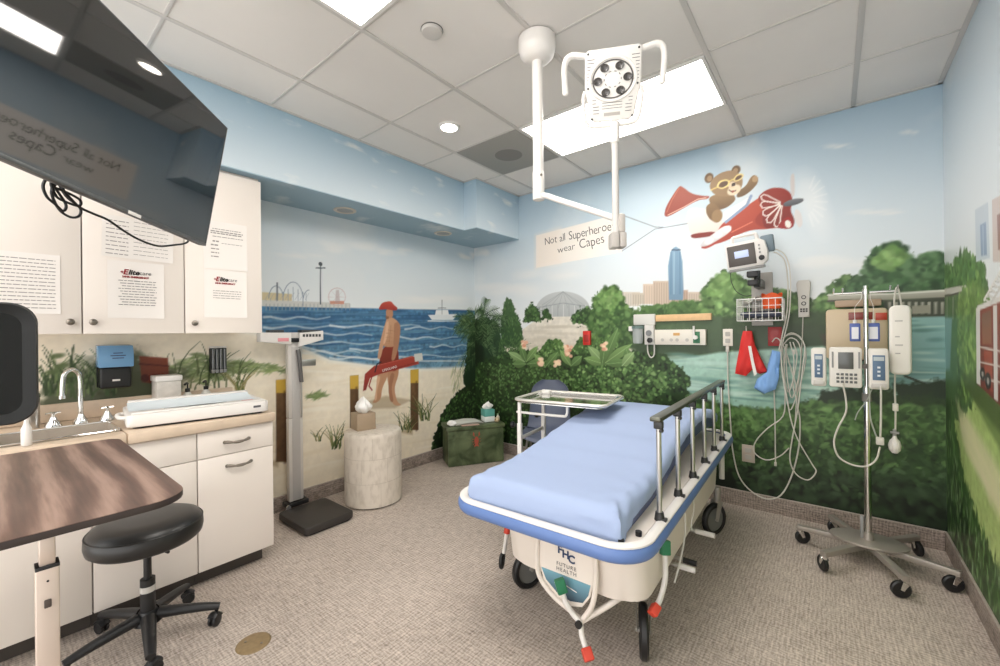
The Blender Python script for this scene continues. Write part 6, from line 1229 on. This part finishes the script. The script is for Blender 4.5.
q = wc([(748, 346), (751, 346), (754, 362), (757, 374), (754, 376), (751, 362)], .10); MB().add([(p.x, p.y, p.z) for p in q] + [(p.x, p.y + .003, p.z) for p in q], [(0, 1, 2, 3, 4, 5), (11, 10, 9, 8, 7, 6)] + [(i, (i + 1) % 6, 6 + (i + 1) % 6, 6 + i) for i in range(6)]).build('white_ribbon', mat('white_cloth', (232, 228, 222), .8), rb)
m = MB(); m.tube(wc([(746, 326), (746.5, 333)], .05), .004, 6, 0); m.build('hanging_loop', CORD, rb)
hung('blue_pouch', 'light blue fabric pouch hanging right of the red bag', 'pouch', [(772, 350), (781, 352), (779, 366), (776, 369), (779, 378), (776, 389), (764, 394), (754, 388), (757, 379), (767, 372), (768, 364)], .075, .020, mat('sky_blue_fabric', (128, 170, 224), .65), .012, 8)
# sharps box
x0, x1, z0, z1 = -.035, .262, 1.112, 1.462
t = thing('sharps_container', 'beige wall sharps container with dark red windows behind the drip stand', 'sharps container', ((x0 + x1) / 2, BW, z0), world=True)
TN = mat('beige_plastic', (206, 186, 156), .45)
MB().prism(rounded(x1 - x0, z1 - z0 - .03, .022, 5, (x0 + x1) / 2, (z0 + z1) / 2 - .012), .002, .092, Matrix(((1, 0, 0, 0), (0, 0, -1, BW), (0, 1, 0, 0), (0, 0, 0, 1))), bev=.01).build('body', TN, t)
DR = mat('dark_red_window', (132, 52, 44), .25); RW = mat('red_window', (186, 66, 44), .3)
MB().box(.078, .192, BW - .0955, BW - .0925, 1.365, 1.412, .001).build('window', DR, t); MB().box(.205, .258, BW - .0955, BW - .0925, 1.36, 1.405, .001).build('window', RW, t)
MB().box(.012, .235, BW - .07, BW - .004, 1.4495, 1.492, .006).build('drop_lid', mat('beige_lid', (176, 152, 128), .5), t); MB().box(x0 + .02, x1 - .02, BW - .05, BW - .002, 1.104, 1.1155, .002).build('lower_shelf', BLK, t)

# ------------------------------------------------------------------ drip stand
px_, py_ = .146, 3.10
t = thing('drip_stand', 'steel drip stand on a six-legged wheeled base by the right wall', 'drip stand', (px_, py_, 0)); IV = t
m = MB(); m.cyl((0, 0, .127), (0, 0, .98), .0165, n=20); m.build('pole', CHROME, t); m = MB(); m.cyl((0, 0, .9805), (0, 0, 1.55), .0115, n=16); m.build('upper_pole', CHROME, t); m = MB(); m.cyl((0, 0, .90), (0, 0, .945), .021, n=20); m.build('height_collar', mat('collar_dark', (132, 128, 122), .4), t)
BG = mat('base_grey_steel', (172, 164, 155), .4, .5)
MB().prism([(.17 * math.cos(a), .115 * math.sin(a)) for a in [i * PI / 16 for i in range(32)]], .114, .126, bev=.002).build('base_plate', BG, t); m = MB(); m.cyl((0, 0, .126), (0, 0, .165), .025, .021); m.build('base_collar', BG, t); MB().box(-.034, -.019, -.01, .01, .12, .25, .003).build('clip', GRY, t)
for k, a in enumerate((178, 236, 290, 342, 50, 118)):
    A = math.radians(a); M2 = Matrix.Rotation(A, 4, 'Z'); L = .325 if a == 178 else .352
    bmx = MB(); bmx.prism([(.02, .095), (.11, .1135), (.14, .1135), (L, .1125), (L, .0865), (.12, .082), (.02, .082)], -.016, .016, M2 @ Matrix(((1, 0, 0, 0), (0, 0, 1, 0), (0, 1, 0, 0), (0, 0, 0, 1))), bev=.002); bmx.build('leg', BG, t)
    R0 = .0415; C2 = M2 @ Matrix.Translation((L - .012, 0, 0)) @ Matrix.Rotation(.6 + .5 * (k % 3), 4, 'Z'); w = MB(); w.lathe([(.012, -.011), (R0 - .006, -.011), (R0, -.006), (R0, .006), (R0 - .006, .011), (.012, .011), (.012, -.011)], 24, C2 @ Matrix.Translation((-.016, 0, R0 + .0005)) @ Matrix.Rotation(PI / 2, 4, 'X')); w.cyl(C2 @ Vector((-.016, -.009, R0)), C2 @ Vector((-.016, .009, R0)), .0125)
    o = w.build('caster', BLK, t); f = MB()
    for s in (-1, 1): f.tube([C2 @ Vector((-.016, s * .0145, R0)), C2 @ Vector((-.008, s * .0145, R0 + .02)), C2 @ Vector((.0, s * .0145, R0 + .036))], lambda q: (.008 + .006 * q, .0018), 8, 2, flat=C2.to_3x3() @ Vector((1, 0, 0)))
    f.cyl(C2 @ Vector((0, 0, R0 + .030)), C2 @ Vector((0, 0, R0 + .0445)), .013); f.build('fork', CHROME, t).parent = o
m = MB(); m.cyl((-.14, 0, 1.512), (.13, 0, 1.512), .0065, n=12); m.cyl((0, 0, 1.50), (0, 0, 1.53), .017)
for x in (-.14, -.10, .10, .13): m.tube([(x, 0, 1.512), (x, -.004, 1.535), (x, -.022, 1.54), (x, -.03, 1.52)], .004, 8, 3)
m.build('hook_bar', CHROME, t)
# infusion pump: three modules
t = thing('infusion_pump', 'white and blue three-module infusion pump clamped on the drip stand', 'infusion pump', (.075, 3.02, .96), world=True)
PW = mat('pump_white', (222, 218, 210), .4); PBL = mat('pump_slate_blue', (86, 112, 140), .45)
def mod(name, x0, x1, z0, z1, yf, yb, m_): return MB().prism(rounded(x1 - x0, z1 - z0, .014, 4, (x0 + x1) / 2, (z0 + z1) / 2), -yb, -yf, Matrix(((1, 0, 0, 0), (0, 0, -1, 0), (0, 1, 0, 0), (0, 0, 0, 1))), bev=.008).build(name, m_, t)
c_ = mod('control_module', -.018, .124, .980, 1.205, 3.005, 3.075, PW)
MB().box(.022, .088, 3.0005, 3.0048, 1.085, 1.178, .001).build('display', mat('pump_display', (88, 90, 88), .2), t)
m = MB()
for i in range(5):
    for j in range(3): m.box(.014 + i * .019, .027 + i * .019, 3.001, 3.0048, 1.006 + j * .021, 1.019 + j * .021, .001)
m.build('keypad', mat('pump_keys', (96, 98, 96), .5), t)
m = MB(); m.box(-.006, .002, 3.002, 3.0048, 1.09, 1.18); m.build('soft_keys', GRY, t); m = MB(); m.box(.108, .116, 3.002, 3.0048, 1.09, 1.18); m.build('soft_keys', GRY, t)
for (x0, x1) in ((-.100, -.030), (.150, .232)):
    o = mod('pump_module', x0, x1, .980, 1.200, 3.002, 3.075, PW); a, b = x0 + .016, x1 - .016
    MB().box(a, b, 2.9985, 3.0015, 1.03, 1.165, .001).build('blue_face', PBL, t).parent = o; MB().box(a + .004, b - .004, 2.997, 2.9984, 1.135, 1.156).build('readout', mat('readout_pale', (176, 186, 190), .3), t).parent = o
    k = MB(); k.box((a + b) / 2 - .006, (a + b) / 2 + .006, 2.997, 2.9984, 1.05, 1.06); k.box((a + b) / 2 - .006, (a + b) / 2 + .006, 2.997, 2.9984, 1.072, 1.082); k.box((a + b) / 2 - .006, (a + b) / 2 + .006, 2.997, 2.9984, 1.094, 1.104); k.build('key_column', mat('key_white', (214, 220, 224), .4), t).parent = o
    k = MB(); k.box(x0 + .01, x1 - .01, 2.992, 3.0015, .988, 1.015, .004); k.build('door_latch', mat('latch_grey', (196, 192, 186), .4), t).parent = o
m = MB(); m.box(-.02, .22, 3.0755, 3.082, 1.085, 1.110, .002); m.build('pole_clamp', mat('collar_dark', (132, 128, 122), .4), t)
def ivp(pts, y): return [Vector((0, 0, EYE)) + ray(*p) * (y / ray(*p).y) for p in pts]
m = MB(); m.tube(ivp([(842.5, 383), (845.5, 397), (846, 412), (838, 428), (834, 442), (838, 456), (850, 464), (865, 466.5), (876, 460), (880, 447)], 2.985), .0045, 8, 4); p = ivp([(880, 441)], 2.985)[0]; m.box(p.x - .016, p.x + .016, p.y - .012, p.y + .012, p.z - .02, p.z + .02, .004); m.tube(ivp([(880.5, 437), (881, 415), (881, 386)], 2.985), .0045, 8, 2); tag(m.build('looped_cord', CORD), 'pale cord looping below the infusion pump to a beige plug', 'cord')
m = MB(); m.tube(ivp([(869.5, 383), (870, 415), (874, 430), (878, 440)], 3.06), .0035, 8, 3); m.tube(ivp([(872, 389), (867, 400), (858, 412), (855, 420)], 3.06), .0025, 8, 3); tag(m.build('drip_line', mat('clear_tube', (176, 180, 170), .3)), 'thin drip line hanging under the right pump module', 'tube')
for (a, b, lab) in ((.082, .118, 'blue and white labelled pack hanging left of the drip stand pole'), (.158, .200, 'blue and white labelled pack hanging right of the drip stand pole')):
    t = thing('labelled_pack', lab, 'medicine pack', ((a + b) / 2, 3.14, 1.21), world=True)
    MB().box(a - .006, b + .006, 3.132, 3.146, 1.236, 1.340, .005).build('pack', mat('pack_royal_blue', (78, 98, 164), .4), t); MB().box(a + .003, b - .003, 3.1295, 3.1315, 1.250, 1.318).build('white_label', mat('pack_label', (224, 226, 230), .5), t); m = MB(); m.cyl(((a + b) / 2, 3.139, 1.340), ((a + b) / 2, 3.139, 1.360), .009); m.build('neck', WHT, t)
    m = MB(); m.tube([((a + b) / 2, 3.139, 1.360), ((a + b) / 2, 3.130, 1.43), (.146 + (.02 if a > .146 else -.02) * 1, 3.105, 1.475), (.146 + (.018 if a > .146 else -.018), 3.0895, 1.508)], .0016, 6, 3); m.build('hanging_loop', WHT, t)
t = thing('pressure_bag', 'long white pressure infusion bag with hand bulb on the drip stand', 'pressure bag', (.283, 3.10, 1.06), world=True)
MB().prism(rounded(.088, .375, .028, 5, .284, 1.245), -.022, .022, Matrix(((1, 0, 0, 0), (0, 0, 1, 3.10), (0, 1, 0, 0), (0, 0, 0, 1))), bev=.014, seg=4).build('sleeve', mat('sleeve_white', (232, 228, 220), .55), t)
m = MB()
for (z, w) in ((1.345, .03), (1.26, .018), (1.215, .03), (1.17, .02)): m = MB(); m.box(.262, .262 + w, 3.0765, 3.0785, z, z + .006); m.build('faint_print', mat('faint_print_grey', (176, 172, 168), .7), t)
pass
m = MB(); m.tube([(.262, 3.10, 1.428), (.262, 3.09, 1.465), (.268, 3.085, 1.52), (.276, 3.085, 1.528), (.284, 3.09, 1.48), (.290, 3.10, 1.428)], .004, 8, 4); m.build('hanging_loop', CORD, t)
m = MB(); m.tube([(.262, 3.095, 1.06), (.260, 3.09, .98), (.262, 3.09, .85), (.260, 3.09, .73)], .0042, 8, 3); m.build('air_tube', CORD, t); MB().box(.250, .273, 3.08, 3.10, .86, .90, .003).build('connector', IV_, t)
m = MB(); m.lathe([(0, 0), (.012, .003), (.024, .02), (.027, .045), (.021, .07), (.011, .082), (.008, .096), (0, .096)], 20, Matrix.Translation((.2575, 3.09, .628))); m.build('hand_bulb', WHT, t); m = MB(); m.cyl((.24, 3.088, .742), (.275, 3.088, .742), .007); m.cyl((.2575, 3.09, .725), (.2575, 3.09, .76), .008); m.build('valve', mat('valve_grey', (150, 150, 148), .4), t)

# ------------------------------------------------------------------ families of alike things share a group
GROUPS = {'wall_cabinet': 'cream cabinets on the wall', 'base_cabinet': 'cream cabinets under the worktop', 'notice_sheet': 'sheets taped to the wall cabinets', 'chart_sheet': 'sheets taped to the wall cabinets',
          'pump_bottle': 'pump bottles behind the infant scale', 'wall_outlet': 'outlets on the back wall', 'labelled_pack': 'labelled packs on the drip stand', 'tissue_box': 'tissue boxes'}
for o in list(SC.objects):
    k = o.name.split('.')[0]
    if o.parent is None and k in GROUPS: o['group'] = GROUPS[k]
